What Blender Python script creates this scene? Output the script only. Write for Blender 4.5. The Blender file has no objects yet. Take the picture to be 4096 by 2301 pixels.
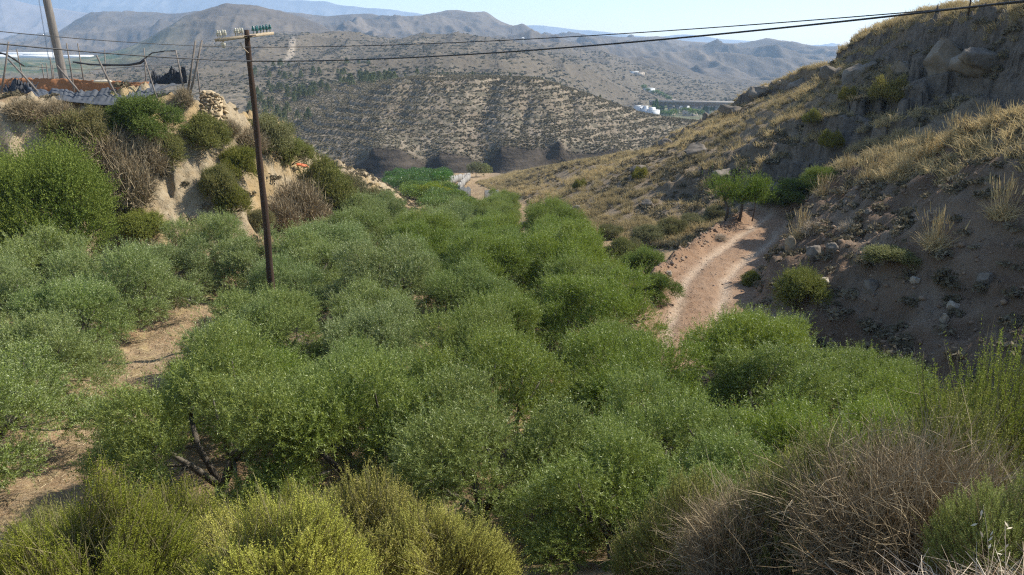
import bpy, math, random
import numpy as np
from mathutils import Vector, Matrix, Quaternion

rng = np.random.default_rng(7)
random.seed(7)
scene = bpy.context.scene
COL = scene.collection
R = math.radians

# ------------------------------------------------------------------ camera
PITCH = R(17.0)
FPX = 788.5                       # focal length in pixels of a 1024 wide frame
cam_data = bpy.data.cameras.new("camera")
cam_data.sensor_width = 36.0
cam_data.lens = 36.0 * FPX / 1024.0
cam_data.clip_start = 0.1
cam_data.clip_end = 30000
cam = bpy.data.objects.new("camera", cam_data)
cam.rotation_euler = (R(90) - PITCH, 0, 0)
COL.objects.link(cam)
scene.camera = cam
scene.render.resolution_x, scene.render.resolution_y = 1024, 575

# ------------------------------------------------------------------ sky, sun, exposure
SUN_EL, SUN_AZ = R(42.5), R(71.0)          # azimuth clockwise from straight ahead
world = bpy.data.worlds.new("World")
scene.world = world
world.use_nodes = True
wn = world.node_tree
wn.nodes.clear()
w_out = wn.nodes.new("ShaderNodeOutputWorld")
w_bg = wn.nodes.new("ShaderNodeBackground")
w_sky = wn.nodes.new("ShaderNodeTexSky")
w_sky.sky_type = 'NISHITA'
w_sky.sun_disc = False
w_sky.sun_elevation = SUN_EL
w_sky.sun_rotation = SUN_AZ
w_sky.altitude = 300
w_sky.air_density = 1.0
w_sky.dust_density = 0.5
w_sky.ozone_density = 1.0
w_bg.inputs["Strength"].default_value = 0.135
wn.links.new(w_sky.outputs["Color"], w_bg.inputs["Color"])
wn.links.new(w_bg.outputs["Background"], w_out.inputs["Surface"])

sun_data = bpy.data.lights.new("sun", 'SUN')
sun_data.energy = 5.0
sun_data.angle = R(0.5)
sun_data.color = (1.0, 0.94, 0.84)
sun = bpy.data.objects.new("sun", sun_data)
SUN_DIR = Vector((math.sin(SUN_AZ) * math.cos(SUN_EL), math.cos(SUN_AZ) * math.cos(SUN_EL), math.sin(SUN_EL)))
sun.rotation_euler = SUN_DIR.to_track_quat('Z', 'Y').to_euler()
sun.location = (60, 20, 60)
COL.objects.link(sun)

vs = scene.view_settings
vs.view_transform = 'Standard'
vs.look = 'None'
vs.gamma = 1.0
vs.use_curve_mapping = False
vs.exposure = 0.68
scene.cycles.use_denoising = False
scene.cycles.filter_width = 1.2
scene.cycles.max_bounces = 8
scene.cycles.diffuse_bounces = 3
scene.cycles.transmission_bounces = 4
scene.cycles.volume_bounces = 1
scene.cycles.transparent_max_bounces = 8


# ------------------------------------------------------------------ helpers
def P(u, v, Y):
    """World point at forward distance Y seen in direction (u, v) of the photograph (1024 wide)."""
    k = (287.5 - v) / FPX
    dx = (u - 512.0) / FPX
    dy = math.cos(PITCH) + math.sin(PITCH) * k
    dz = -math.sin(PITCH) + math.cos(PITCH) * k
    return (Y * dx / dy, Y, Y * dz / dy)


def smooth(a, b, x):
    t = np.clip((x - a) / (b - a), 0, 1)
    return t * t * (3 - 2 * t)


def _hash(ix, iy, seed):
    h = (ix.astype(np.int64) * 374761393 + iy.astype(np.int64) * 668265263 + seed * 974634721) & 0xFFFFFFFF
    h = ((h ^ (h >> 13)) * 1274126177) & 0xFFFFFFFF
    h = (h ^ (h >> 16)) & 0xFFFFFFFF
    return h / 4294967295.0


def vnoise(x, y, seed=0):
    x = np.asarray(x, float); y = np.asarray(y, float)
    ix, iy = np.floor(x), np.floor(y)
    fx, fy = x - ix, y - iy
    fx = fx * fx * fx * (fx * (fx * 6 - 15) + 10)
    fy = fy * fy * fy * (fy * (fy * 6 - 15) + 10)
    a = _hash(ix, iy, seed); b = _hash(ix + 1, iy, seed)
    c = _hash(ix, iy + 1, seed); d = _hash(ix + 1, iy + 1, seed)
    return (a + (b - a) * fx + (c - a) * fy + (a - b - c + d) * fx * fy) * 2 - 1


def fbm(x, y, oct=4, seed=0, gain=0.5, lac=2.03):
    s = np.zeros(np.broadcast(x, y).shape); amp = 1.0; f = 1.0
    for i in range(oct):
        s = s + amp * vnoise(x * f + 17.3 * i, y * f - 9.1 * i, seed + i)
        amp *= gain; f *= lac
    return s


def ridged(x, y, oct=4, seed=0, gain=0.5, lac=2.05):
    s = np.zeros(np.broadcast(x, y).shape); amp = 1.0; f = 1.0
    for i in range(oct):
        s = s + amp * (1 - 2 * np.abs(vnoise(x * f + 7.7 * i, y * f + 3.3 * i, seed + i)))
        amp *= gain; f *= lac
    return s


def new_mesh(name, verts, faces, smooth_shade=False):
    """verts (n,3); faces an int array (m,3) or (m,4), or a list of such arrays."""
    verts = np.asarray(verts, np.float32)
    groups = faces if isinstance(faces, list) else [faces]
    groups = [np.asarray(g, np.int32) for g in groups if len(g)]
    loops = np.concatenate([g.ravel() for g in groups])
    totals = np.concatenate([np.full(len(g), g.shape[1], np.int32) for g in groups])
    starts = np.concatenate([[0], np.cumsum(totals)[:-1]]).astype(np.int32)
    me = bpy.data.meshes.new(name)
    me.vertices.add(len(verts)); me.vertices.foreach_set("co", verts.ravel())
    me.loops.add(len(loops)); me.loops.foreach_set("vertex_index", loops)
    me.polygons.add(len(totals))
    me.polygons.foreach_set("loop_start", starts)
    me.polygons.foreach_set("loop_total", totals)
    if smooth_shade:
        me.polygons.foreach_set("use_smooth", np.ones(len(totals), bool))
    me.update(calc_edges=True)
    return me


def set_attr(me, name, values):
    a = me.attributes.new(name, 'FLOAT', 'POINT')
    a.data.foreach_set("value", np.asarray(values, np.float32))


def obj(name, me, mat=None, parent=None, loc=(0, 0, 0), rotz=0.0, scale=1.0):
    o = bpy.data.objects.new(name, me)
    COL.objects.link(o)
    if mat is not None and me is not None and not len(me.materials):
        me.materials.append(mat)
    o.location = loc
    o.rotation_euler = (0, 0, rotz)
    o.scale = (scale,) * 3 if not isinstance(scale, tuple) else scale
    if parent is not None:
        o.parent = parent
    return o


def tag(o, label=None, cat=None, group=None, kind=None):
    if label: o["label"] = label
    if cat: o["category"] = cat
    if group: o["group"] = group
    if kind: o["kind"] = kind
    return o


def empty(name, loc=(0, 0, 0), rotz=0.0, scale=1.0):
    o = bpy.data.objects.new(name, None)
    o.empty_display_size = 0.2
    COL.objects.link(o)
    o.location = loc
    o.rotation_euler = (0, 0, rotz)
    o.scale = (scale,) * 3 if not isinstance(scale, tuple) else scale
    return o


def copy_thing(root, loc, rotz=0.0, scale=1.0):
    r = root.copy(); COL.objects.link(r)
    r.location = loc; r.rotation_euler = (0, 0, rotz)
    r.scale = (scale,) * 3 if not isinstance(scale, tuple) else scale
    for ch in root.children:
        c = ch.copy(); COL.objects.link(c); c.parent = r
        for g in ch.children:
            d = g.copy(); COL.objects.link(d); d.parent = c
    return r


class MB:
    """collects vertices and faces of mixed size into one mesh"""
    def __init__(self):
        self.v = []; self.q = []; self.t = []; self.n = 0

    def add(self, verts, quads=None, tris=None):
        verts = np.asarray(verts, float)
        if quads is not None and len(quads): self.q.append(np.asarray(quads, int) + self.n)
        if tris is not None and len(tris): self.t.append(np.asarray(tris, int) + self.n)
        self.v.append(verts); self.n += len(verts)

    def tube(self, pts, radii, sides=7, cap=True):
        pts = np.asarray(pts, float)
        radii = np.broadcast_to(np.asarray(radii, float), (len(pts),))
        tan = np.gradient(pts, axis=0)
        tan /= np.linalg.norm(tan, axis=1)[:, None] + 1e-9
        ref = np.array([0.0, 0, 1]) if abs(tan[0][2]) < 0.9 else np.array([1.0, 0, 0])
        rings = []
        a = np.linspace(0, 2 * np.pi, sides, endpoint=False)
        for p, t, r in zip(pts, tan, radii):
            s = np.cross(t, ref); s /= np.linalg.norm(s) + 1e-9
            w = np.cross(s, t)
            rings.append(p + r * (np.cos(a)[:, None] * s + np.sin(a)[:, None] * w))
            ref = w
        v = np.concatenate(rings)
        q = []
        for i in range(len(pts) - 1):
            for j in range(sides):
                k = (j + 1) % sides
                q.append((i * sides + j, i * sides + k, (i + 1) * sides + k, (i + 1) * sides + j))
        t = []
        if cap:
            for ring, flip in ((0, True), (len(pts) - 1, False)):
                for j in range(1, sides - 1):
                    f = (ring * sides, ring * sides + j, ring * sides + j + 1)
                    t.append(f[::-1] if flip else f)
        self.add(v, q, t)

    def box(self, c, size, rot=None):
        c = np.asarray(c, float); h = np.asarray(size, float) / 2
        v = np.array([(x, y, z) for x in (-1, 1) for y in (-1, 1) for z in (-1, 1)], float) * h
        if rot is not None: v = v @ np.asarray(rot, float).T
        self.add(v + c, [(0, 1, 3, 2), (4, 6, 7, 5), (0, 4, 5, 1), (2, 3, 7, 6), (0, 2, 6, 4), (1, 5, 7, 3)])

    def lathe(self, profile, c, sides=12):
        prof = np.asarray(profile, float)
        a = np.linspace(0, 2 * np.pi, sides, endpoint=False)
        v = np.concatenate([np.stack([c[0] + r * np.cos(a), c[1] + r * np.sin(a), np.full(sides, c[2] + z)], 1) for r, z in prof])
        q = [(i * sides + j, i * sides + (j + 1) % sides, (i + 1) * sides + (j + 1) % sides, (i + 1) * sides + j)
             for i in range(len(prof) - 1) for j in range(sides)]
        self.add(v, q)

    def mesh(self, name, smooth_shade=False):
        f = []
        if self.q: f.append(np.concatenate(self.q))
        if self.t: f.append(np.concatenate(self.t))
        return new_mesh(name, np.concatenate(self.v), f, smooth_shade)


# ------------------------------------------------------------------ materials
class NT:
    def __init__(self, name):
        self.m = bpy.data.materials.new(name)
        self.m.use_nodes = True
        self.t = self.m.node_tree
        self.t.nodes.clear()
        self.out = self.t.nodes.new("ShaderNodeOutputMaterial")

    def n(self, typ, **kw):
        nd = self.t.nodes.new(typ)
        for k, v in kw.items():
            if k.startswith("i_"):
                nd.inputs[k[2:].replace("_", " ")].default_value = v
            else:
                setattr(nd, k, v)
        return nd

    def l(self, a, b): self.t.links.new(a, b)

    def mix(self, fac, a, b, blend='MIX'):
        nd = self.t.nodes.new("ShaderNodeMix")
        nd.data_type = 'RGBA'; nd.blend_type = blend
        for sock, val in ((nd.inputs[0], fac), (nd.inputs[6], a), (nd.inputs[7], b)):
            if hasattr(val, "links") or hasattr(val, "is_linked"): self.l(val, sock)
            elif isinstance(val, tuple): sock.default_value = (*val, 1.0) if len(val) == 3 else val
            else: sock.default_value = val
        return nd.outputs[2]

    def math(self, op, a, b=0.0, clamp=False):
        nd = self.t.nodes.new("ShaderNodeMath"); nd.operation = op; nd.use_clamp = clamp
        for sock, val in ((nd.inputs[0], a), (nd.inputs[1], b)):
            if hasattr(val, "is_linked"): self.l(val, sock)
            else: sock.default_value = val
        return nd.outputs[0]

    def noise(self, scale, detail=4.0, rough=0.55, vec=None, dist=0.0):
        nd = self.n("ShaderNodeTexNoise")
        nd.inputs["Scale"].default_value = scale; nd.inputs["Detail"].default_value = detail
        nd.inputs["Roughness"].default_value = rough; nd.inputs["Distortion"].default_value = dist
        if vec is not None: self.l(vec, nd.inputs["Vector"])
        return nd.outputs["Fac"]

    def ramp(self, fac, lo, hi):
        nd = self.n("ShaderNodeMapRange")
        nd.inputs["From Min"].default_value = lo; nd.inputs["From Max"].default_value = hi
        self.l(fac, nd.inputs["Value"])
        return nd.outputs["Result"]

    def attr(self, name):
        nd = self.n("ShaderNodeAttribute"); nd.attribute_name = name
        return nd.outputs["Fac"]

    def pos(self):
        return self.n("ShaderNodeNewGeometry").outputs["Position"]

    def objco(self):
        return self.n("ShaderNodeTexCoord").outputs["Object"]

    def bsdf(self, color, rough=0.85, spec=0.3, bump=None, bump_s=0.5, bump_d=0.05, metallic=0.0):
        b = self.n("ShaderNodeBsdfPrincipled")
        if isinstance(color, tuple): b.inputs["Base Color"].default_value = (*color, 1.0)
        else: self.l(color, b.inputs["Base Color"])
        if hasattr(rough, "is_linked"): self.l(rough, b.inputs["Roughness"])
        else: b.inputs["Roughness"].default_value = rough
        b.inputs["Specular IOR Level"].default_value = spec
        b.inputs["Metallic"].default_value = metallic
        if bump is not None:
            bn = self.n("ShaderNodeBump")
            bn.inputs["Strength"].default_value = bump_s; bn.inputs["Distance"].default_value = bump_d
            self.l(bump, bn.inputs["Height"]); self.l(bn.outputs["Normal"], b.inputs["Normal"])
        return b

    def done(self, shader):
        self.l(shader.outputs[0] if hasattr(shader, "outputs") else shader, self.out.inputs["Surface"])
        return self.m


def leaf_mat(name, dark, light, back, tint=(0, 0, 0), tint_amt=0.0, trans=0.28, rough=0.5, spec=0.35, big=None):
    """leaf colour varies per leaf, per plant, in patches over the crown; undersides have their own colour"""
    t = NT(name)
    g = t.n("ShaderNodeNewGeometry")
    oi = t.n("ShaderNodeObjectInfo")
    c = t.mix(g.outputs["Random Per Island"], dark, light)
    if tint_amt > 0:
        pn = t.ramp(t.noise(1.1, 3.0, 0.6, t.objco()), 0.35, 0.7)
        c = t.mix(t.math('MULTIPLY', pn, tint_amt), c, tint)
    hs = t.n("ShaderNodeHueSaturation")
    r = oi.outputs["Random"]
    t.l(t.math('ADD', t.math('MULTIPLY', r, 0.03), 0.485), hs.inputs["Hue"])
    t.l(t.math('ADD', t.math('MULTIPLY', t.math('FRACT', t.math('MULTIPLY', r, 7.3)), 0.25), 0.88), hs.inputs["Saturation"])
    t.l(t.math('ADD', t.math('MULTIPLY', t.math('FRACT', t.math('MULTIPLY', r, 13.7)), 0.32), 0.84), hs.inputs["Value"])
    t.l(c, hs.inputs["Color"])
    c = hs.outputs["Color"]
    cb = t.mix(g.outputs["Backfacing"], c, back) if back else c
    b = t.bsdf(cb, rough, spec)
    tr = t.n("ShaderNodeBsdfTranslucent")
    t.l(t.mix(0.5, c, (0.16, 0.22, 0.03), 'MIX'), tr.inputs["Color"])
    mx = t.n("ShaderNodeMixShader"); mx.inputs[0].default_value = trans
    t.l(b.outputs[0], mx.inputs[1]); t.l(tr.outputs[0], mx.inputs[2])
    return t.done(mx)


def stem_mat(name, a, b, rough=0.8):
    t = NT(name)
    g = t.n("ShaderNodeNewGeometry")
    return t.done(t.bsdf(t.mix(g.outputs["Random Per Island"], a, b), rough, 0.2))
# ------------------------------------------------------------------ ground of the ravine: a loft of feature lines along Y
def L(*pairs):
    a = np.array(pairs, float)
    return a[:, 0], a[:, 1]


FLOOR = L((-12, -1.5), (1, -1.6), (3, -2.9), (5, -4.6), (8, -6.9), (11, -8.6), (14, -9.2), (18, -9.5), (27, -10.3), (35, -11.2), (45, -13),
          (60, -15), (75, -16.6), (100, -19), (150, -25), (200, -32), (235, -36))
FEATURES = [
    # (X along Y, z along Y), from the far left plateau to beyond the right ridge
    (L((-12, -80), (300, -80)), L((-12, -3), (5, -5), (12, -9.5), (24, -9.8), (28, -4), (58, -2.8), (66, -6), (80, -13), (120, -24), (235, -45))),
    (L((-12, -44), (30, -42), (38, -34), (46, -30), (300, -60)), L((-12, -2), (5, -5), (12, -9.5), (24, -9.8), (28, -4), (30, -2.6), (58, -2.8), (66, -6), (80, -13), (120, -24), (235, -43))),
    (L((-12, -34), (30, -32), (34, -28.5), (38, -24), (42, -18.8), (43.5, -17.3), (45, -15.9), (60, -16.7), (85, -18.5), (120, -20), (150, -24), (235, -42)),
     L((-12, -1.5), (1, -1.7), (5, -4.8), (12, -9.6), (24, -9.8), (28, -4), (31, -2.4), (38, -2.3), (43, -2.5), (45, -3.4), (52, -4.9), (60, -6.7), (85, -12.2), (120, -20.7), (150, -29), (235, -42))),
    (L((-12, -25), (28, -25), (31, -21.5), (34, -18.6), (37, -15.8), (40, -12.8), (48, -11.2), (65, -10.8), (85, -11.5), (100, -13), (120, -16), (150, -21), (235, -36)),
     L((-12, -1.5), (1, -1.7), (5, -4.8), (12, -9.5), (27, -10.1), (36, -10), (40, -9.8), (48, -11.6), (65, -14), (85, -17), (100, -19), (120, -21.8), (150, -25.5), (235, -37))),
    (L((-12, -4), (65, -4), (100, -6), (150, -9), (235, -16)), FLOOR),
    (L((-12, 3), (5, 3.5), (10, 6.5), (16, 8), (20, 8.5), (33, 7.3), (40, 7.6), (46, 7.8), (55, 5.6), (70, 2.5), (90, 0.9), (105, -1.6), (142, -5), (180, -6), (235, -8)),
     L((-12, -1.5), (1, -1.6), (3, -2.3), (5, -3.6), (8, -5.8), (10, -7), (13, -8.9), (16, -9.5), (20, -9.8), (33, -10.8), (40, -11.6), (46, -12), (55, -13), (70, -14.6), (90, -17), (105, -18.5), (142, -23.5), (180, -29), (235, -36))),
    (L((-12, 5), (5, 6), (10, 10), (20.5, 12), (22.4, 11.8), (26.5, 10.8), (33, 10.3), (36, 11), (40, 12.5), (44, 14.5), (48, 15.8), (52, 14), (60, 12), (75, 10), (100, 8), (142, 0), (180, -2), (235, -4)),
     L((-12, -1.5), (1, -1.6), (5, -3.4), (10, -6.5), (14, -8.6), (18, -9.6), (20.5, -10), (33, -10.6), (48, -10.7), (52, -11), (60, -11.2), (75, -11.8), (100, -14), (142, -22), (180, -28.5), (235, -36))),
    (L((-12, 19.7), (31, 19.7), (37, 19), (43, 18.4), (50, 17.3), (60, 17.5), (75, 16.8), (100, 16), (120, 14), (142, 6), (180, 4), (235, 2)),
     L((-12, -1), (12, -4.2), (20, -4.4), (25, -3.0), (31, -2.5), (37, -5.0), (43, -6.5), (46, -8.0), (49, -9.8), (52, -9.6), (56, -8.2), (60, -7.3), (75, -9.0), (100, -13.1), (120, -16.3), (142, -21.4), (180, -28.8), (235, -37))),
    (L((-12, 21.5), (20, 21.5), (30, 23), (40, 25.8), (50, 26.8), (60, 27.6), (72, 28.9), (80, 30.1), (88, 27.2), (96, 24.8), (103, 23.0), (112, 20.7), (118, 19.5), (130, 13.8), (142, 9), (180, 7), (235, 5)),
     L((-12, -1), (20, -3.6), (28, -2.4), (34, -3.2), (40, -3.9), (50, -1.7), (60, -0.7), (72, -1.3), (80, -3.7), (88, -5.3), (96, -8.3), (103, -11.8), (112, -14.2), (118, -15.8), (130, -18.2), (142, -21.6), (180, -29), (235, -37.5))),
    (L((-12, 24), (30, 25), (40, 27.4), (50, 28.4), (60, 29.2), (72, 30.5), (80, 31.7), (88, 28.8), (96, 26.4), (103, 24.5), (112, 22), (118, 21), (130, 15), (142, 11), (180, 9), (235, 7)),
     L((-12, 1.6), (40, 1.8), (50, 2.0), (56, 1.9), (64, 1.5), (72, 0.8), (78, -1.0), (80, -1.8), (88, -3.3), (96, -6.3), (103, -9.1), (112, -12.2), (118, -14.5), (130, -17.3), (142, -21.5), (180, -29.5), (235, -38))),
    (L((-12, 29), (40, 30), (50, 30.6), (56, 31), (64, 31.7), (72, 32.7), (78, 33.5), (80, 34), (88, 30.9), (96, 28.3), (103, 26.4), (112, 23.4), (118, 22.3), (130, 16.5), (142, 12.5), (180, 10.5), (235, 8.5)),
     L((-12, 2.8), (50, 2.76), (56, 2.65), (64, 2.3), (72, 1.6), (78, -0.33), (80, -1.07), (88, -2.63), (96, -5.7), (103, -8.6), (112, -11.9), (118, -14.4), (130, -17.2), (142, -21.5), (180, -30), (235, -39))),
    (L((-12, 52), (70, 54), (142, 44), (235, 38)), L((-12, -3), (60, -4), (100, -16), (142, -31), (235, -50))),
    (L((-12, 200), (235, 330)), L((-12, -8), (60, -12), (142, -45), (235, -62))),
]
ROAD = np.array([(4.8, 22.5, -10.3), (6.4, 27, -10.5), (8.0, 32, -10.6), (9.2, 35.9, -10.6), (10.9, 39.3, -10.6), (13.2, 43, -10.6), (15.6, 47, -10.5), (17.6, 50.2, -10.4), (19.0, 52.0, -10.2)])


def road_dist(x, y):
    """distance to the centre line, signed side (+ = right of travel away from the camera), height of the track there"""
    best = np.full(x.shape, 1e9); side = np.zeros(x.shape); zr = np.zeros(x.shape); along = np.zeros(x.shape); acc = 0.0
    for a, b in zip(ROAD[:-1], ROAD[1:]):
        d = b[:2] - a[:2]; ln = np.hypot(*d)
        t = np.clip(((x - a[0]) * d[0] + (y - a[1]) * d[1]) / ln ** 2, 0, 1)
        px, py = a[0] + t * d[0], a[1] + t * d[1]
        r = np.hypot(x - px, y - py)
        s = np.sign((x - a[0]) * d[1] - (y - a[1]) * d[0])
        m = r < best
        best = np.where(m, r, best); side = np.where(m, s, side); zr = np.where(m, a[2] + t * (b[2] - a[2]), zr)
        along = np.where(m, acc + t * ln, along); acc += ln
    return best, side, zr, along


def ground_raw(x, y):
    x = np.asarray(x, float); y = np.asarray(y, float)
    xs = [np.interp(y, *f[0]) for f in FEATURES]
    zs = [np.interp(y, *f[1]) for f in FEATURES]
    z = np.array(np.broadcast_to(zs[0], x.shape)).astype(float)
    for i in range(len(FEATURES) - 1):
        t = np.clip((x - xs[i]) / np.maximum(xs[i + 1] - xs[i], 1e-3), 0, 1)
        if i in (2, 4, 8): t = 0.55 * t + 0.45 * t * t * (3 - 2 * t)
        z = np.where(x >= xs[i], zs[i] + (zs[i + 1] - zs[i]) * t, z)
    return z, xs, zs


def ground(x, y, masks=False):
    x = np.asarray(x, float); y = np.asarray(y, float)
    wob = 0.9 * fbm(x * 0.11, y * 0.11, 3, 5)
    e = 0.5
    far = smooth(4, 20, y)
    z, xs, zs = ground_raw(x + wob * 0.8 * far, y + wob * 0.9 * far)
    z2, _, _ = ground_raw(x + wob * 0.8 * far + e, y + wob * 0.9 * far)
    z3, _, _ = ground_raw(x + wob * 0.8 * far, y + wob * 0.9 * far + e)
    slope = np.hypot(z2 - z, z3 - z) / e
    rd, side, zr, along = road_dist(x, y)
    inner = np.where(side > 0, 2.0, 1.9); outer = np.where(side > 0, 2.9, 3.6)
    wr = 1 - smooth(0, 1, (rd - inner) / (outer - inner))
    wr = wr * smooth(21.5, 26, y) * (1 - smooth(49.5, 52, y))
    steep = smooth(0.45, 0.95, slope)
    # left bank: vertical rills; right rock: tilted strata
    left = 1 - smooth(-9, -5, x)
    right = smooth(9, 13, x)
    rill = ridged(x * 0.55 + y * 0.45, y * 0.12 - x * 0.08 + z * 0.05, 3, 21)
    z = z + left * steep * (0.38 * rill + 0.2 * ridged(x * 1.3 + y * 0.9, y * 0.5 - x * 0.3, 3, 23) + 0.34 * fbm(x * 0.9, y * 0.9, 6, 31, 0.6)) * (1 - wr)
    blk = fbm(x * 0.32, y * 0.22 + x * 0.1, 4, 41)
    rock = np.round(blk * 3.2) / 3.2
    hill = right * smooth(20, 30, y) * (1 - wr)
    onbank = (1 - smooth(18.5, 20.0, x)) * (1 - smooth(47, 51, y))
    steep_h = steep * (1 - onbank)
    z = z + hill * steep_h * (0.95 * (0.7 * rock + 0.3 * blk) + 0.25 * ridged(x * 0.4 + y * 0.2, y * 0.26 - x * 0.1, 4, 44) + 0.3 * fbm(x * 1.7, y * 1.7, 3, 43) - 0.3)
    led = z + 0.8 * fbm(x * 0.22, y * 0.22, 4, 45) + 0.14 * y
    z = z + hill * (1 - smooth(xs[9] - 1.2, xs[9] + 0.4, x)) * smooth(0.55, 0.9, slope) * (1 - onbank) * 0.75 * (np.round(led / 1.5) * 1.5 - led)
    z = z + hill * (1 - steep) * 0.28 * fbm(x * 0.5, y * 0.5, 4, 47)
    z = z + (0.05 + 0.1 * left) * fbm(x * 0.8, y * 0.8, 3, 51) * (1 - wr)
    # the cut bank beside the track: erosion grooves running down the slope, ledges of stone
    bank = smooth(9.8, 11.5, x) * (1 - smooth(18.8, 20.3, x)) * smooth(8, 14, y) * (1 - smooth(47, 51, y)) * (1 - wr)
    z = z + bank * (0.34 * ridged(y * 0.30 + 0.12 * x, x * 0.10, 3, 61) + 0.34 * fbm(x * 0.55, y * 0.55, 6, 63, 0.58) + 0.10 * (np.round((z + 0.25 * fbm(x * 0.4, y * 0.4, 3, 65)) / 1.3) * 1.3 - z))
    z = z * (1 - wr) + wr * (zr + 0.05 * fbm(x * 0.7, y * 0.7, 3, 71)
                             - 0.10 * np.exp(-((rd - 0.85) / 0.28) ** 2) + 0.03 * fbm(x * 5, y * 5, 2, 73))
    berm = np.exp(-((rd - 2.15 - 0.25 * vnoise(along * 0.6, along * 0 + 1, 77)) / 0.42) ** 2) * (side < 0) * smooth(24, 27, y) * (1 - smooth(49, 52, y))
    z = z + berm * (0.42 + 0.2 * fbm(x * 1.5, y * 1.5, 4, 79))
    if not masks:
        return z
    grass = np.clip(hill + smooth(0, 4, x - xs[5]) * smooth(50, 56, y), 0, 1)
    return z, dict(road=wr, berm=np.clip(berm, 0, 1), steep=steep, left=left, hill=grass, bank=bank,
                   rut=np.exp(-((rd - 0.85 - 0.12 * fbm(along * 0.5, along * 0, 2, 81)) / 0.27) ** 2) * wr)


# the mesh: finer where it is near
def build_ground():
    S = np.linspace(-1.15, 1.15, 860)
    # the band of columns the eye meets is denser
    S = np.sign(S) * np.abs(S) ** 1.08
    T = np.exp(np.linspace(math.log(2.5), math.log(245.0), 1150)) - 10.0
    gy = np.repeat(T[:, None], len(S), 1)
    gx = S[None, :] * (T[:, None] + 10.0)
    x, y = gx.ravel(), gy.ravel()
    z, mk = ground(x, y, True)
    nx, ny = len(S), len(T)
    i = np.arange(nx * ny).reshape(ny, nx)
    q = np.stack([i[:-1, :-1].ravel(), i[:-1, 1:].ravel(), i[1:, 1:].ravel(), i[1:, :-1].ravel()], 1)
    me = new_mesh("ground", np.stack([x, y, z], 1), q, True)
    for k, v in mk.items(): set_attr(me, k, v)
    return me


def ground_material():
    t = NT("ravine_earth")
    p = t.pos()
    n1 = t.noise(0.35, 5, 0.6, p); n2 = t.noise(2.2, 6, 0.65, p); n3 = t.noise(11.0, 5, 0.7, p); n4 = t.noise(40.0, 3, 0.7, p)
    # grove floor: straw litter on pale earth
    c = t.mix(t.ramp(n1, 0.35, 0.65), (0.25, 0.152, 0.078), (0.33, 0.232, 0.135))
    c = t.mix(t.ramp(n3, 0.45, 0.7), c, (0.37, 0.29, 0.19))
    c = t.mix(t.math('MULTIPLY', t.ramp(n2, 0.52, 0.62), 0.5), c, (0.46, 0.36, 0.17))
    # left bank: pale marl with ochre seams
    lb = t.mix(t.ramp(n2, 0.38, 0.62), (0.31, 0.235, 0.14), (0.40, 0.325, 0.215))
    lb = t.mix(t.math('MULTIPLY', t.ramp(t.noise(0.22, 3, 0.5, p), 0.5, 0.62), 0.55), lb, (0.40, 0.27, 0.11))
    lb = t.mix(t.math('MULTIPLY', t.ramp(n4, 0.5, 0.8), 0.35), lb, (0.24, 0.18, 0.11))
    c = t.mix(t.math('MULTIPLY', t.attr("left"), t.ramp(t.attr("steep"), 0.0, 0.5)), c, lb)
    # right hillside: brown earth, darker humus patches
    rb = t.mix(t.ramp(n2, 0.35, 0.65), (0.17, 0.125, 0.08), (0.26, 0.20, 0.13))
    rb = t.mix(t.math('MULTIPLY', t.ramp(n3, 0.5, 0.75), 0.5), rb, (0.33, 0.28, 0.20))
    c = t.mix(t.attr("hill"), c, rb)
    rock = t.mix(t.ramp(n2, 0.3, 0.7), (0.085, 0.07, 0.055), (0.20, 0.165, 0.13))
    c = t.mix(t.math('MULTIPLY', t.attr("hill"), t.ramp(t.attr("steep"), 0.3, 0.9)), c, rock)
    # cut bank: reddish conglomerate with pebbles
    bk = t.mix(t.ramp(n1, 0.4, 0.62), (0.15, 0.095, 0.058), (0.24, 0.175, 0.12))
    vor = t.n("ShaderNodeTexVoronoi"); vor.inputs["Scale"].default_value = 5.5
    t.l(p, vor.inputs["Vector"])
    peb = t.math('MULTIPLY', t.ramp(vor.outputs["Distance"], 0.3, 0.12), t.ramp(t.noise(3.1, 2, 0.5, p), 0.5, 0.6))
    bk = t.mix(t.math('MULTIPLY', peb, 0.6), bk, (0.27, 0.23, 0.18))
    bk = t.mix(t.math('MULTIPLY', t.ramp(n3, 0.45, 0.75), 0.4), bk, (0.25, 0.20, 0.15))
    c = t.mix(t.ramp(t.attr("bank"), 0.05, 0.6), c, bk)
    # the track: pale pinkish dust with whiter wheel ruts
    rd = t.mix(t.ramp(n2, 0.35, 0.65), (0.27, 0.165, 0.098), (0.335, 0.225, 0.145))
    rd = t.mix(t.math('MULTIPLY', t.attr("rut"), t.ramp(n3, 0.3, 0.6)), rd, (0.50, 0.39, 0.28))
    rd = t.mix(t.math('MULTIPLY', t.ramp(n4, 0.55, 0.75), 0.4), rd, (0.25, 0.17, 0.115))
    c = t.mix(t.ramp(t.attr("road"), 0.15, 0.7), c, rd)
    c = t.mix(t.math('MULTIPLY', t.attr("berm"), 0.8), c, t.mix(n3, (0.20, 0.12, 0.072), (0.31, 0.205, 0.13)))
    h = t.math('ADD', t.math('ADD', t.math('MULTIPLY', n2, 1.0), t.math('MULTIPLY', n3, 0.5)), t.math('ADD', t.math('MULTIPLY', n4, 0.25), t.math('MULTIPLY', peb, 0.6)))
    return t.done(t.bsdf(c, 0.95, 0.1, h, 0.9, 0.16))


ground_obj = tag(obj("ground", build_ground(), ground_material()), "ravine floor, banks and hillside of dry earth", kind="structure")


def gz(x, y):
    return float(ground(np.array([x], float), np.array([y], float))[0])


def gzs(x, y):
    return ground(np.asarray(x, float), np.asarray(y, float))


# ------------------------------------------------------------------ land beyond the ravine
BG_PTS = []


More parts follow.
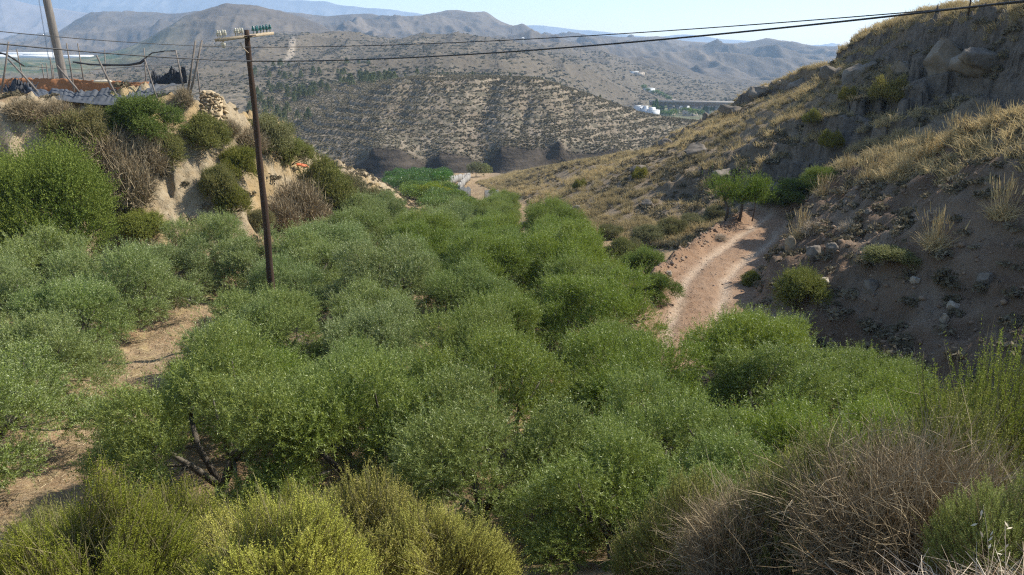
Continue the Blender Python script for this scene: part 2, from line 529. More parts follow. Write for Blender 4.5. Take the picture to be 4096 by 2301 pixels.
def row(Y, *uv):
    for u, v in uv:
        x, y, z = P(u, v, Y)
        BG_PTS.append((x / y, Y, z / y))


def rowz(Y, *uz):
    for u, z in uz:
        BG_PTS.append(((u - 512.0) / FPX / 1.0, Y, z / Y))


rowz(195, (-150, -44), (100, -44), (300, -41), (420, -39), (560, -39), (700, -42), (1150, -55))
rowz(238.1, (-150, -44), (100, -42), (300, -38), (370, -37.5), (430, -37.5), (490, -37.5), (560, -38), (640, -42), (760, -50), (1150, -62))
row(239.5, (372, 150), (400, 152), (440, 154), (472, 162), (500, 148), (560, 144), (620, 150), (680, 160))
row(262, (300, 143), (340, 134), (400, 124), (470, 122), (540, 124), (600, 133), (660, 143), (720, 152))
row(295, (285, 131), (320, 117), (350, 104), (390, 84), (430, 79), (480, 78), (528, 79), (560, 87), (576, 93), (616, 104), (644, 115), (672, 119), (700, 123), (740, 134), (800, 150))
row(330, (262, 113), (300, 113), (340, 102), (370, 88))
row(340, (400, 79), (460, 76), (520, 77), (576, 92), (616, 106), (644, 118), (700, 126))
row(400, (200, 97), (250, 97), (300, 92), (350, 84), (420, 77), (480, 74.5), (530, 77), (576, 92), (616, 109), (644, 120), (720, 127), (800, 130), (900, 128))
row(500, (-150, 98), (40, 96), (120, 90), (200, 82), (260, 78), (330, 71), (400, 70), (460, 69), (530, 73), (580, 90), (620, 111), (640, 117.5), (680, 119), (740, 119), (820, 119), (950, 119))
row(620, (60, 84), (150, 77), (220, 70), (290, 60), (360, 57), (440, 56), (520, 63), (580, 81), (615, 103), (640, 112), (700, 113.5), (780, 112), (860, 110))
row(760, (-150, 84), (20, 80), (110, 74), (190, 64), (260, 50), (330, 47), (400, 46), (470, 48), (540, 56), (600, 75), (640, 100), (700, 107), (780, 107), (860, 104), (960, 100))
row(950, (20, 73), (110, 68), (180, 52), (240, 40), (290, 35), (340, 37), (400, 39), (450, 39), (500, 43), (560, 52), (620, 68), (660, 86), (720, 95), (800, 97), (880, 96))
row(1200, (-150, 68), (20, 64), (100, 62), (160, 50), (220, 40), (280, 38), (340, 40), (420, 42), (500, 45), (560, 48), (620, 58), (680, 72), (740, 82), (810, 86), (880, 84), (980, 76))
row(1500, (20, 58), (100, 54), (140, 44), (158, 31), (176, 20), (187, 14), (213, 6), (227, 2), (257, 4), (277, 8), (303, 14), (320, 22), (350, 32), (420, 38), (520, 40), (580, 44), (640, 55), (700, 62), (760, 68), (840, 70), (930, 66))
row(1850, (-150, 54), (20, 52), (100, 48), (150, 40), (200, 32), (250, 30), (320, 30), (400, 31), (480, 32), (540, 37), (600, 44), (660, 50), (730, 56), (800, 56), (880, 56))
row(2500, (-150, 44), (0, 46), (50, 38), (75, 18), (90, 10.5), (103, 11), (130, 12), (150, 10), (190, 11), (230, 10), (280, 8), (300, 10), (325, 14), (345, 12.5), (357, 12), (372, 12.5), (392, 18), (409, 17), (430, 15), (445, 11), (457, 9.5),
    (473, 11.5), (485, 10), (490, 13), (500, 22), (515, 30), (528, 31), (560, 33), (600, 37), (640, 38), (657, 36), (700, 39.5), (740, 43), (765, 38.5), (785, 41), (800, 45), (830, 46.5), (860, 47), (960, 44), (1150, 40))
row(3600, (-150, 40), (0, 42), (100, 40), (250, 40), (400, 42), (550, 45), (700, 52), (850, 55), (1150, 55))
BG = np.array(BG_PTS)
KS, KL = 4.2, 2.2


def _bgc(s, Y): return np.stack([s * KS, np.log(Y) * KL], -1)


_c = _bgc(BG[:, 0], BG[:, 1])
_d = np.linalg.norm(_c[:, None] - _c[None], axis=-1)
_A = np.zeros((len(BG) + 3,) * 2)
_A[:len(BG), :len(BG)] = _d
_A[:len(BG), len(BG)] = 1; _A[:len(BG), len(BG) + 1:] = _c
_A[len(BG), :len(BG)] = 1; _A[len(BG) + 1:, :len(BG)] = _c.T
_w = np.linalg.solve(_A, np.concatenate([BG[:, 2], [0, 0, 0]]))


def land(x, y, detail=True):
    x = np.asarray(x, float); y = np.asarray(y, float)
    c = _bgc(x / y, y)
    q = np.full(x.shape, _w[len(BG)]) + c[..., 0] * _w[-2] + c[..., 1] * _w[-1]
    for i in range(len(BG)):
        q = q + _w[i] * np.hypot(c[..., 0] - _c[i, 0], c[..., 1] - _c[i, 1])
    z = q * y
    if not detail: return z
    f = smooth(243, 264, y)
    near = 1 - smooth(420, 600, y)
    z = z + f * near * (0.35 * ridged(x * 0.021 + 2.2, y * 0.007, 3, 101) + 0.35 * fbm(x * 0.06, y * 0.06, 3, 103) - 0.5)
    for (gx0, gy0, gx1, gy1, dep, wid) in ((-3.5, 322, -12.5, 240, 2.1, 5.0), (21, 305, 17, 240, 1.4, 4.0), (-34, 318, -42, 240, 1.2, 4.5), (6, 285, 2, 241, 1.2, 2.6)):
        t = np.clip((y - gy1) / (gy0 - gy1), 0, 1.3)
        gx = gx1 + (gx0 - gx1) * t + 1.6 * vnoise(y * 0.06, y * 0 + gx0, 105)
        g = np.exp(-((x - gx) / (wid * (1.15 - 0.5 * np.minimum(t, 1)))) ** 2)
        z = z - smooth(245, 262, y) * (1 - smooth(0.75, 1.15, t)) * dep * g * (1 - 0.55 * smooth(-0.3, 1.2, (x - gx) / wid))
    tz = np.round(z / 1.9 + 0.5 * fbm(x * 0.025, y * 0.025, 2, 107)) * 1.9
    z = z + f * near * 0.42 * (tz - z)
    mid = smooth(400, 560, y) * (1 - smooth(1100, 1500, y))
    uu = x / y * FPX + 512
    mid = mid * (1 - 0.93 * smooth(618, 640, uu) * smooth(840, 810, uu) * smooth(420, 470, y) * (1 - smooth(735, 800, y)))
    z = z + mid * (7.0 * ridged(x * 0.0085 + 1.3, y * 0.0048, 4, 111) + 1.4 * fbm(x * 0.02, y * 0.02, 3, 113) - 4.2)
    tz = np.round(z / 2.6 + 0.4 * fbm(x * 0.01, y * 0.01, 2, 117)) * 2.6
    z = z + mid * 0.42 * (tz - z)
    farm = smooth(1050, 1500, y)
    bad = farm * (10.0 + 0.0075 * y) * (ridged(x * 0.0042 + y * 0.001, y * 0.0026, 5, 121, 0.55) - 1.15)
    flat = smooth(150, 40, (x / y * FPX + 512)) * smooth(9000, 8000, y) * smooth(2300, 1700, y)
    crest = np.maximum(np.exp(-((y - 2500) / 260.0) ** 2), np.exp(-((y - 1500) / 130.0) ** 2) * smooth(360, 330, uu))
    z = z + bad * (1 - 0.85 * flat) * (1 - 0.8 * crest)
    return z


def build_land():
    S = np.linspace(-0.86, 0.86, 900)
    T = np.concatenate([np.exp(np.linspace(math.log(195.0), math.log(236), 50))[:-1], np.exp(np.linspace(math.log(236.0), math.log(3600), 760))])
    y = np.repeat(T[:, None], len(S), 1).ravel(); x = (S[None, :] * T[:, None]).ravel()
    z = land(x, y)
    cl = smooth(236, 237.5, y) * smooth(246, 241, y)
    y = y + cl * (1.0 * fbm(x * 0.07, z * 0.05, 4, 141) + 0.7 * fbm(x * 0.3, z * 0.7, 3, 143) - 1.2 * smooth(0.3, 0.9, fbm(x * 0.02, z * 0.0, 2, 147)))
    u = x / y * FPX + 512
    nx, ny = len(S), len(T)
    i = np.arange(nx * ny).reshape(ny, nx)
    q = np.stack([i[:-1, :-1].ravel(), i[:-1, 1:].ravel(), i[1:, 1:].ravel(), i[1:, :-1].ravel()], 1)
    me = new_mesh("hills", np.stack([x, y, z], 1), q, True)
    field = smooth(230, 120, u) * smooth(880, 960, y) * smooth(1750, 1600, y) * smooth(-0.1, 0.15, fbm(x * 0.004, y * 0.003, 2, 131) + 0.25)
    field = np.maximum(field, smooth(640, 655, u) * smooth(830, 800, u) * smooth(420, 440, y) * smooth(800, 760, y) * smooth(-0.2, 0.1, fbm(x * 0.02, y * 0.01, 2, 133) + 0.2))
    set_attr(me, "field", field)
    tk = np.zeros(len(x))
    for (u0, a0), (u1, a1) in zip(((306, 960), (299.5, 880), (303, 800), (297, 700)), ((299.5, 880), (303, 800), (297, 700), (285, 660))):
        p0 = np.array([(u0 - 512) / FPX * a0, a0]); p1 = np.array([(u1 - 512) / FPX * a1, a1]); dd = p1 - p0
        tt = np.clip(((x - p0[0]) * dd[0] + (y - p0[1]) * dd[1]) / (dd @ dd), 0, 1)
        tk = np.maximum(tk, smooth(3.4, 2.0, np.hypot(x - p0[0] - tt * dd[0], y - p0[1] - tt * dd[1])))
    set_attr(me, "track", tk)
    set_attr(me, "slopes", smooth(400, 520, y))
    set_attr(me, "bare", smooth(950, 1500, y))
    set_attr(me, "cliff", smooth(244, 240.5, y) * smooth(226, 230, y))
    return me


def land_material():
    t = NT("hill_earth")
    p = t.pos()
    mp = t.n("ShaderNodeMapping"); mp.inputs["Scale"].default_value = (0.12, 0.12, 0.8); t.l(p, mp.inputs["Vector"]); strat = mp.outputs["Vector"]
    n1 = t.noise(0.012, 4, 0.6, p); n2 = t.noise(0.07, 5, 0.65, p); n3 = t.noise(0.45, 4, 0.7, p); n4 = t.noise(1.6, 3, 0.7, p)
    c = t.mix(t.ramp(n1, 0.35, 0.65), (0.175, 0.14, 0.098), (0.215, 0.172, 0.122))
    c = t.mix(t.ramp(n2, 0.4, 0.7), c, (0.26, 0.215, 0.155))
    # the countless low shrubs of the far slopes read as dark specks
    vor = t.n("ShaderNodeTexVoronoi"); vor.inputs["Scale"].default_value = 0.32
    t.l(p, vor.inputs["Vector"])
    sp = t.math('MULTIPLY', t.ramp(vor.outputs["Distance"], 0.62, 0.36), t.ramp(n2, 0.25, 0.5))
    c = t.mix(t.math('MULTIPLY', sp, 0.75), c, (0.08, 0.075, 0.05))
    far = t.mix(t.ramp(t.noise(0.005, 5, 0.65, p), 0.4, 0.62), (0.085, 0.072, 0.06), (0.17, 0.14, 0.11))
    c = t.mix(t.math('MULTIPLY', t.attr("slopes"), 0.7), c, (0.10, 0.083, 0.06))
    c = t.mix(t.attr("track"), c, (0.27, 0.225, 0.17))
    c = t.mix(t.math('MULTIPLY', t.attr("bare"), 0.8), c, far)
    c = t.mix(t.attr("cliff"), c, t.mix(t.ramp(t.noise(1.0, 5, 0.7, strat), 0.35, 0.65), (0.03, 0.025, 0.019), (0.085, 0.068, 0.05)))  # shade on the cliff face is painted in: colour darkened below the rock's own
    fl = t.mix(t.ramp(t.noise(0.02, 3, 0.5, p), 0.42, 0.55), (0.05, 0.075, 0.032), (0.15, 0.14, 0.08))
    c = t.mix(t.attr("field"), c, fl)
    h = t.math('ADD', t.math('MULTIPLY', n3, 1.0), t.math('MULTIPLY', n2, 4.0))
    return t.done(t.bsdf(c, 0.95, 0.1, h, 0.6, 1.0))


land_obj = tag(obj("hills", build_land(), land_material()), "dry shrub covered hills beyond the ravine", kind="structure")


def landz(x, y): return land(np.asarray(x, float), np.asarray(y, float))


def mountain_range(name, Y, crest, depth, amp, seed, color, label):
    us = np.array([c[0] for c in crest], float); vv = np.array([c[1] for c in crest], float)
    U = np.linspace(us[0], us[-1], 900)
    V = np.interp(U, us, vv)
    rows = 70
    top = np.array([P(u, v, Y) for u, v in zip(U, V)])
    base_z = -150.0
    vs_ = []
    for r in range(rows + 12):
        t = r / rows                        # 0 = foot in front, 1 = crest, beyond = the far side
        yy = Y - depth * (1 - t)
        x = top[:, 0] * (yy / Y) if t <= 1 else top[:, 0]
        prof = t ** 1.25 if t <= 1 else 1 - (t - 1) * 3
        z = base_z + (top[:, 2] - base_z) * prof
        yv = np.full(len(U), yy)
        w = np.sin(np.pi * min(t, 1.0)) ** 0.7 if t <= 1 else 0.0
        z = z + amp * w * ridged(x * 0.0016, yv * 0.0011, 5, seed, 0.55) + amp * 0.12 * fbm(x * 0.006, yv * 0.006, 3, seed + 9) * (1 if t <= 1 else 0)
        vs_.append(np.stack([x, yv, z], 1))
    nx, ny = len(U), rows + 12
    i = np.arange(nx * ny).reshape(ny, nx)
    q = np.stack([i[:-1, :-1].ravel(), i[:-1, 1:].ravel(), i[1:, 1:].ravel(), i[1:, :-1].ravel()], 1)
    t = NT(name + "_earth")
    c = t.mix(t.ramp(t.noise(0.002, 5, 0.6, t.pos()), 0.35, 0.65), color, tuple(a * 1.5 for a in color))
    return tag(obj(name, new_mesh(name, np.concatenate(vs_), q, True), t.done(t.bsdf(c, 0.95, 0.1))), label, kind="structure")


mountain_range("mountain_range", 4600, [(-220, -6), (-40, -2), (0, -3), (30, 4), (60, 9), (100, 14), (150, 18), (220, 26), (300, 34), (380, 42), (430, 46), (480, 49)],
               900, 45, 201, (0.16, 0.14, 0.13), "nearer range of bluish mountains")
mountain_range("mountains", 6600, [(-260, -22), (0, -16), (120, -12), (220, -6), (293, 0), (325, 1), (339, 4.5), (362, 7), (389, 9.5), (429, 15), (460, 21), (490, 30), (505, 29), (520, 25.5), (545, 25.5), (560, 27), (590, 30.5), (620, 33.5), (650, 37),
                                   (668, 35.5), (685, 34), (700, 35.5), (725, 39.5), (745, 41), (765, 42), (800, 45), (820, 45.5), (832, 43.5), (846, 45.5), (862, 44), (880, 45), (1100, 47)],
               1200, 40, 231, (0.14, 0.14, 0.14), "far pale blue mountains on the skyline")
# ------------------------------------------------------------------ plants: builders
def unit(v): return v / (np.linalg.norm(v, axis=-1, keepdims=True) + 1e-9)


def leaf_quads(base, d, L_, W_, rs):
    """one rhombic leaf per row"""
    n = len(base)
    side = unit(np.cross(d, rs.normal(size=(n, 3))))
    mid = base + d * (L_ * 0.45)[:, None]
    v = np.stack([base, mid + side * (W_ / 2)[:, None], base + d * L_[:, None], mid - side * (W_ / 2)[:, None]], 1).reshape(-1, 3)
    return v, np.arange(4 * n).reshape(n, 4)


def twigs_with_leaves(base, d, length, n_leaf, L_, W_, spread, rs, droop=0.0, jitter=0.25, both=2):
    """twigs from BASE along D; n_leaf nodes, BOTH leaves at each node"""
    N = len(base)
    t = np.linspace(0.12, 1.0, n_leaf)
    ax = unit(np.cross(d, rs.normal(size=(N, 3))))
    ax2 = np.cross(d, ax)
    pts = base[:, None] + d[:, None] * (length[:, None] * t[None])[..., None]
    pts[..., 2] -= droop * (length[:, None] * t[None] ** 2)
    outv, outf, k = [], [], 0
    vb, db = [], []
    for b in range(both):
        ang = (np.arange(n_leaf) * 2.4 + b * 2 * np.pi / both)[None] + rs.uniform(0, 6.28, (N, 1))
        sd = np.cos(ang)[..., None] * ax[:, None] + np.sin(ang)[..., None] * ax2[:, None]
        ld = unit(d[:, None] * (1 - spread) + sd * spread + rs.normal(size=sd.shape) * jitter)
        vb.append(pts.reshape(-1, 3)); db.append(ld.reshape(-1, 3))
    vb = np.concatenate(vb); db = np.concatenate(db)
    n = len(vb)
    return leaf_quads(vb, db, L_ * rs.uniform(0.7, 1.2, n), W_ * rs.uniform(0.75, 1.2, n), rs)


def strips(paths, width, rs, taper=0.4):
    """paths (N,K,3) -> thin flat ribbons, one island each"""
    N, K, _ = paths.shape
    d = unit(paths[:, -1] - paths[:, 0])
    side = unit(np.cross(d, rs.normal(size=(N, 3))))
    w = width * (1 - (1 - taper) * np.linspace(0, 1, K))
    w = w[None] * rs.uniform(0.7, 1.3, (N, 1))
    a = paths + side[:, None] * (w[..., None] / 2)
    b = paths - side[:, None] * (w[..., None] / 2)
    v = np.stack([a, b], 2).reshape(N, -1, 3)
    f = np.array([(2 * i, 2 * i + 2, 2 * i + 3, 2 * i + 1) for i in range(K - 1)])
    idx = (np.arange(N) * 2 * K)[:, None, None] + f[None]
    return v.reshape(-1, 3), idx.reshape(-1, 4)


def stems(base, d, length, K, bend, rs, up=0.0):
    """curved stem paths"""
    t = np.linspace(0, 1, K)
    off = unit(rs.normal(size=d.shape)) * bend
    p = base[:, None] + d[:, None] * (length[:, None] * t[None])[..., None] + off[:, None] * (length[:, None] * (t ** 2)[None])[..., None]
    p[..., 2] += up * length[:, None] * (t ** 2)[None]
    return p


def join(*vf):
    vs_, fs, n = [], [], 0
    for v, f in vf:
        vs_.append(v); fs.append(np.asarray(f) + n); n += len(v)
    q = [f for f in fs if f.shape[1] == 4]; t_ = [f for f in fs if f.shape[1] == 3]
    out = []
    if q: out.append(np.concatenate(q))
    if t_: out.append(np.concatenate(t_))
    return np.concatenate(vs_), out


BARK = stem_mat("olive_bark", (0.085, 0.072, 0.055), (0.15, 0.13, 0.10), 0.9)
OLIVE = leaf_mat("olive_leaf", (0.088, 0.136, 0.014), (0.305, 0.385, 0.062), (0.25, 0.305, 0.09), (0.25, 0.27, 0.045), 0.5, 0.36, 0.45, 0.38)
OLIVE_GREY = leaf_mat("olive_leaf_grey", (0.102, 0.150, 0.030), (0.31, 0.38, 0.10), (0.29, 0.335, 0.14), (0.26, 0.285, 0.08), 0.5, 0.25, 0.42, 0.4)


def olive_meshes(seed, rad=2.15, hgt=3.1, n_twig=5000):
    rs = np.random.default_rng(seed)
    mb = MB()
    lobes = []
    for ring, (m, fr, zt) in enumerate(((2, 0.2, 0.84), (6, 0.52, 0.66), (8, 0.80, 0.36), (3, 0.6, 0.8))):
        a0 = rs.uniform(0, 6.28)
        for i in range(m):
            a = a0 + 6.283 * i / m + rs.uniform(-0.35, 0.35); rr = rad * fr * rs.uniform(0.82, 1.12)
            lobes.append((rr * math.cos(a), rr * math.sin(a), hgt * zt * rs.uniform(0.82, 1.12), rs.uniform(0.36, 0.70)))
    # trunk, limbs to the lobes
    mb.tube([(0, 0, -0.4), (0.03, 0, 0.15), (0.07, -0.03, 0.55)], [0.19, 0.15, 0.13], 8)
    prim = []
    for k in range(4):
        a = 1.57 * k + rs.uniform(-0.4, 0.4); b = np.array([0.07, -0.03, 0.5])
        e = np.array([math.cos(a) * rad * 0.4, math.sin(a) * rad * 0.4, hgt * 0.5 + rs.uniform(-0.2, 0.2)])
        m = (b + e) / 2 + np.array([0, 0, 0.1]) + rs.normal(size=3) * 0.08
        mb.tube([b, m, e], [0.08, 0.06, 0.045], 6); prim.append((m, e))
    for k, (x, y, z, r) in enumerate(lobes):
        e = np.array([x, y, z]); m, q = min(prim, key=lambda p: np.linalg.norm(p[1] - e))
        b = q if z > hgt * 0.5 else m
        mb.tube([b, (b + e) / 2 + rs.normal(size=3) * 0.08, e], [0.035, 0.025, 0.012], 5)
    trunk = mb.mesh("olive_trunk", True)
    lob = np.array(lobes)
    wts = lob[:, 3] ** 2; wts /= wts.sum()
    pick = rs.choice(len(lob), n_twig, p=wts)
    d0 = unit(rs.normal(size=(n_twig, 3)) + np.array([0, 0, 0.35]))
    rr = lob[pick, 3] * rs.uniform(0.3, 1.0, n_twig) ** 0.5
    base = lob[pick, :3] + d0 * rr[:, None] * np.array([1.05, 1.05, 0.85])
    base[:, 2] = np.maximum(base[:, 2], 0.45 + 0.3 * rs.random(n_twig))
    outw = base - np.array([0, 0, 0.7]); outw = unit(outw)
    d = unit(0.45 * outw + 0.6 * d0 + np.array([0, 0, 0.42]) + rs.normal(size=base.shape) * 0.38)
    ln = rs.uniform(0.15, 0.36, n_twig)
    longs = (rs.random(n_twig) < 0.16) & (base[:, 2] > hgt * 0.42)
    ln = np.where(longs, rs.uniform(0.45, 0.8, n_twig), ln)
    d = np.where(longs[:, None], unit(d + np.array([0, 0, 0.7])), d)
    leaves = twigs_with_leaves(base, d, ln, 11, 0.066, 0.0155, 0.5, rs, droop=0.12)
    tw = strips(stems(base - d * 0.12, d, ln + 0.1, 3, 0.08, rs), 0.008, rs)
    v, f = join(leaves, tw)
    return new_mesh("olive_crown", v, f), trunk


OLIVES = [olive_meshes(300 + i, 2.0 + 0.12 * (i % 3), 2.85 + 0.25 * (i % 2)) for i in range(6)]


def olive_proto(i, grey):
    crown, trunk = OLIVES[i]
    if grey: crown = crown.copy()
    e = empty("olive_tree")
    obj("crown", crown, OLIVE_GREY if grey else OLIVE, e)
    obj("trunk", trunk, BARK, e)
    return e


olive_protos = {}
olive_list = []


def plant_olive(x, y, s, grey, flat=1.0):
    i = int(rng.integers(0, 6))
    key = (i, grey)
    rz = rng.uniform(0, 6.28); loc = (x, y, gz(x, y) - 0.05)
    sc = (s, s, s * flat * rng.uniform(0.8, 1.0))
    if key not in olive_protos:
        e = olive_proto(i, grey); olive_protos[key] = e
        e.location = loc; e.rotation_euler = (0, 0, rz); e.scale = sc
    else:
        e = copy_thing(olive_protos[key], loc, rz, sc)
    olive_list.append((e, x, y, grey))
    return e


def xlim(y):
    return 0.70 * y + 2.5


# the rows of the grove, an aisle of bare soil left of centre
cols = [-26.2, -22.3, -18.4, -14.5, -9.2, -5.2, -1.2, 2.8, 6.7, 9.0]
for ci, cx in enumerate(cols):
    y = 13.2 + (ci % 2) * 1.7
    if cx < -10: y = 15.2 + (ci % 2) * 1.6
    if cx == 9.0: y = 17.0
    if cx == 6.7: y = 13.6
    if cx == -9.2: y = 14.6
    if cx == 2.8: y = 14.0
    while y < 82:
        yy = y + rng.uniform(-0.5, 0.5)
        if cx < -10: sh = float(np.interp(yy, [15, 18, 22.7, 27, 40], [2.3, 2.3, 0.5, -0.3, 0.0]))
        else: sh = float(np.interp(yy, [12, 16, 18, 25, 31], [3.2, 2.7, 2.1, 0.8, 0.0])) * {-9.2: 1.0, -5.2: 0.65, -1.2: 0.3}.get(cx, 0.0)
        x = cx + rng.uniform(-0.35, 0.35) + sh
        y += 3.85
        if abs(x) > xlim(yy): continue
        left_edge = float(np.interp(yy, [0, 28, 31, 34, 37, 40, 48, 65, 85], [-60, -24, -20, -17, -14, -10.8, -9.3, -8.6, -8.5]))
        right_edge = float(np.interp(yy, [0, 16, 22, 24, 27, 33, 40, 46, 55, 62, 72, 85], [8.7, 9.4, 9.0, 6.2, 4.6, 4.4, 4.9, 5.6, 3.8, 2.2, 0.6, -0.4]))
        if x < left_edge or x > right_edge: continue
        if yy > 36.5 and x < -10.5: continue
        if math.hypot(x + 8.3, yy - 26.0) < 1.5: continue       # the pole stands here
        grey = x < -8.5 or (x < -4 and 20 < yy < 32) or (yy > 36 and x < -1.5 and rng.random() < 0.55)
        s = rng.uniform(0.82, 1.16)
        if yy > 58: s *= 0.85
        if x > 7: s *= 0.85
        plant_olive(x, yy, s, grey)
for x, y, s in ((9.9, 19.6, 0.8), (7.9, 23.4, 0.85), (-11.6, 33.6, 0.95), (3.9, 48.2, 0.8), (4.9, 11.0, 0.75), (-7.5, 23.4, 1.0), (1.7, 11.0, 0.85), (3.3, 10.2, 0.72)):
    plant_olive(x, y, s, x < -8)


# ---------------- shrubs
def broom_mesh(seed, rad, hgt, n_stem, n_leaf=22, leaf=(0.034, 0.013), up=0.9):
    """fine upright green stems beaded with tiny leaves"""
    rs = np.random.default_rng(seed)
    a = rs.uniform(0, 6.28, n_stem); r = rad * np.sqrt(rs.random(n_stem)) * 0.95
    dome = np.sqrt(np.maximum(0.02, 1 - (r / rad) ** 2))
    lump = 1 + 0.42 * fbm(np.cos(a) * r / rad * 1.9 + seed, np.sin(a) * r / rad * 1.9, 3, seed)
    z = hgt * dome * rs.uniform(0.45, 0.97, n_stem) * lump
    base = np.stack([r * np.cos(a), r * np.sin(a), z], 1)
    d = unit(np.stack([np.cos(a) * r / rad * 0.75, np.sin(a) * r / rad * 0.75, np.full(n_stem, up)], 1) + rs.normal(size=(n_stem, 3)) * 0.28)
    ln = rs.uniform(0.18, 0.5, n_stem)
    wild = rs.random(n_stem) < 0.05
    ln = np.where(wild, rs.uniform(0.7, 1.1, n_stem), ln)
    base = base - d * (ln * 0.6)[:, None]
    leaves = twigs_with_leaves(base, d, ln, n_leaf, leaf[0], leaf[1], 0.55, rs, jitter=0.35)
    tw = strips(stems(base - d * 0.25, d, ln + 0.25, 3, 0.12, rs), 0.009, rs)
    nb = 60
    a2 = rs.uniform(0, 6.28, nb)
    bd = unit(np.stack([np.cos(a2) * 0.8, np.sin(a2) * 0.8, rs.uniform(0.4, 1.3, nb)], 1))
    br = strips(stems(np.zeros((nb, 3)), bd, np.full(nb, 0.8 * (rad + hgt) / 2), 4, 0.2, rs), 0.03, rs)
    leafm = new_mesh("broom_foliage", *join(leaves))
    stemm = new_mesh("broom_stems", *join(tw, br))
    return leafm, stemm


def twiggy_mesh(seed, rad, hgt, n, width=0.012, fork=3, bend=0.35, up=0.55):
    """a leafless bush: stems fork outward from the base"""
    rs = np.random.default_rng(seed)
    a = rs.uniform(0, 6.28, n); el = np.arcsin(rs.uniform(0.12, 1.0, n) ** 0.8)
    d = np.stack([np.cos(a) * np.cos(el), np.sin(a) * np.cos(el), np.sin(el)], 1)
    b0 = np.stack([rs.normal(0, rad * 0.18, n), rs.normal(0, rad * 0.18, n), np.zeros(n)], 1)
    ext = 1 / np.sqrt((d[:, 0] ** 2 + d[:, 1] ** 2) / rad ** 2 + d[:, 2] ** 2 / hgt ** 2)
    main = stems(b0, d, ext * rs.uniform(0.5, 0.8, n), 4, bend * 0.5, rs)
    parts = [strips(main, width * 1.4, rs), strips(main[: max(12, n // 40)] * np.array([1.0, 1.0, 0.98]), width * 4.5, rs)]
    for k in range(fork):
        t = rs.uniform(0.3, 1.0, n)
        i0 = np.minimum((t * 3).astype(int), 2)
        fr = t * 3 - i0
        pb = main[np.arange(n), i0] * (1 - fr)[:, None] + main[np.arange(n), i0 + 1] * fr[:, None]
        fd = unit(d + rs.normal(size=d.shape) * 0.55 + np.array([0, 0, up * 0.4]))
        sub = stems(pb, fd, ext * rs.uniform(0.16, 0.42, n), 3, bend, rs)
        parts.append(strips(sub, width, rs, 0.3))
        pb2 = sub[:, 1]
        fd2 = unit(fd + rs.normal(size=d.shape) * 0.6)
        parts.append(strips(stems(pb2, fd2, ext * rs.uniform(0.1, 0.25, n), 3, bend, rs), width * 0.8, rs, 0.3))
    return new_mesh("twigs", *join(*parts))


def bushy_mesh(seed, rad, hgt, n_twig, leaf=(0.05, 0.02), nl=14, tiers=True):
    """dense bush of feathery sprays in clumps, flat clump tops, gaps between"""
    rs = np.random.default_rng(seed)
    lobes = []
    for i in range(nl):
        a = 2.399 * i + rs.uniform(-0.5, 0.5); rr = rad * math.sqrt((i + 0.5) / nl) * 0.85 * rs.uniform(0.65, 1.25)
        zt = hgt * (0.32 + 0.5 * math.sqrt(max(0, 1 - (rr / rad) ** 2))) * rs.uniform(0.55, 1.15)
        lobes.append((rr * math.cos(a), rr * math.sin(a), zt, rad * rs.uniform(0.2, 0.38)))
        if rr > rad * 0.5:
            lobes.append((rr * 1.05 * math.cos(a + 0.3), rr * 1.05 * math.sin(a + 0.3), zt * 0.45, rad * rs.uniform(0.2, 0.32)))
    lob = np.array(lobes)
    w = lob[:, 3] ** 2; w /= w.sum()
    pick = rs.choice(len(lob), n_twig, p=w)
    d0 = unit(rs.normal(size=(n_twig, 3)) + np.array([0, 0, 0.5]))
    base = lob[pick, :3] + d0 * (lob[pick, 3] * rs.uniform(0.3, 1, n_twig) ** 0.5)[:, None] * np.array([1.15, 1.15, 0.7])
    base[:, 2] = np.maximum(base[:, 2], 0.05)
    d = unit(d0 * 0.6 + unit(base) * 0.5 + np.array([0, 0, 0.25]) + rs.normal(size=base.shape) * 0.3)
    ln = rs.uniform(0.18, 0.5, n_twig) * (rad / 1.5) ** 0.5
    ln = np.where(rs.random(n_twig) < 0.08, ln * 1.9, ln)
    leaves = twigs_with_leaves(base, d, ln, 10, leaf[0], leaf[1], 0.5, rs, droop=0.1, jitter=0.35)
    return new_mesh("bush_foliage", *join(leaves)), new_mesh("bush_stems", *join(strips(stems(np.zeros((70, 3)), unit(lob[rs.integers(0, len(lob), 70), :3]), np.full(70, (rad + hgt) * 0.45), 4, 0.2, rs), 0.04, rs)))


BROOM_Y = leaf_mat("broom_leaf_yellow", (0.32, 0.30, 0.030), (0.62, 0.57, 0.10), None, (0.22, 0.25, 0.03), 0.45, 0.3, 0.6, 0.2)
BROOM_G = leaf_mat("broom_leaf_green", (0.15, 0.17, 0.030), (0.30, 0.32, 0.08), None, (0.26, 0.25, 0.04), 0.5, 0.3, 0.6, 0.2)
BROOM_M = leaf_mat("broom_leaf_mustard", (0.20, 0.175, 0.03), (0.40, 0.34, 0.075), None, (0.16, 0.15, 0.04), 0.5, 0.3, 0.6, 0.2)
BUSH_G = leaf_mat("bush_leaf_green", (0.075, 0.125, 0.016), (0.20, 0.275, 0.04), None, (0.22, 0.235, 0.035), 0.5, 0.25, 0.6, 0.25)
BUSH_O = leaf_mat("bush_leaf_olive", (0.115, 0.125, 0.032), (0.27, 0.265, 0.075), None, (0.29, 0.25, 0.07), 0.5, 0.25, 0.6, 0.2)
BUSH_K = leaf_mat("bush_leaf_khaki", (0.15, 0.135, 0.065), (0.31, 0.27, 0.135), None, (0.19, 0.19, 0.06), 0.5, 0.2, 0.7, 0.15)
STEM_G = stem_mat("broom_stem", (0.12, 0.11, 0.045), (0.22, 0.19, 0.09))
TWIG_GREY = stem_mat("dry_twig_grey", (0.20, 0.15, 0.085), (0.42, 0.335, 0.205))
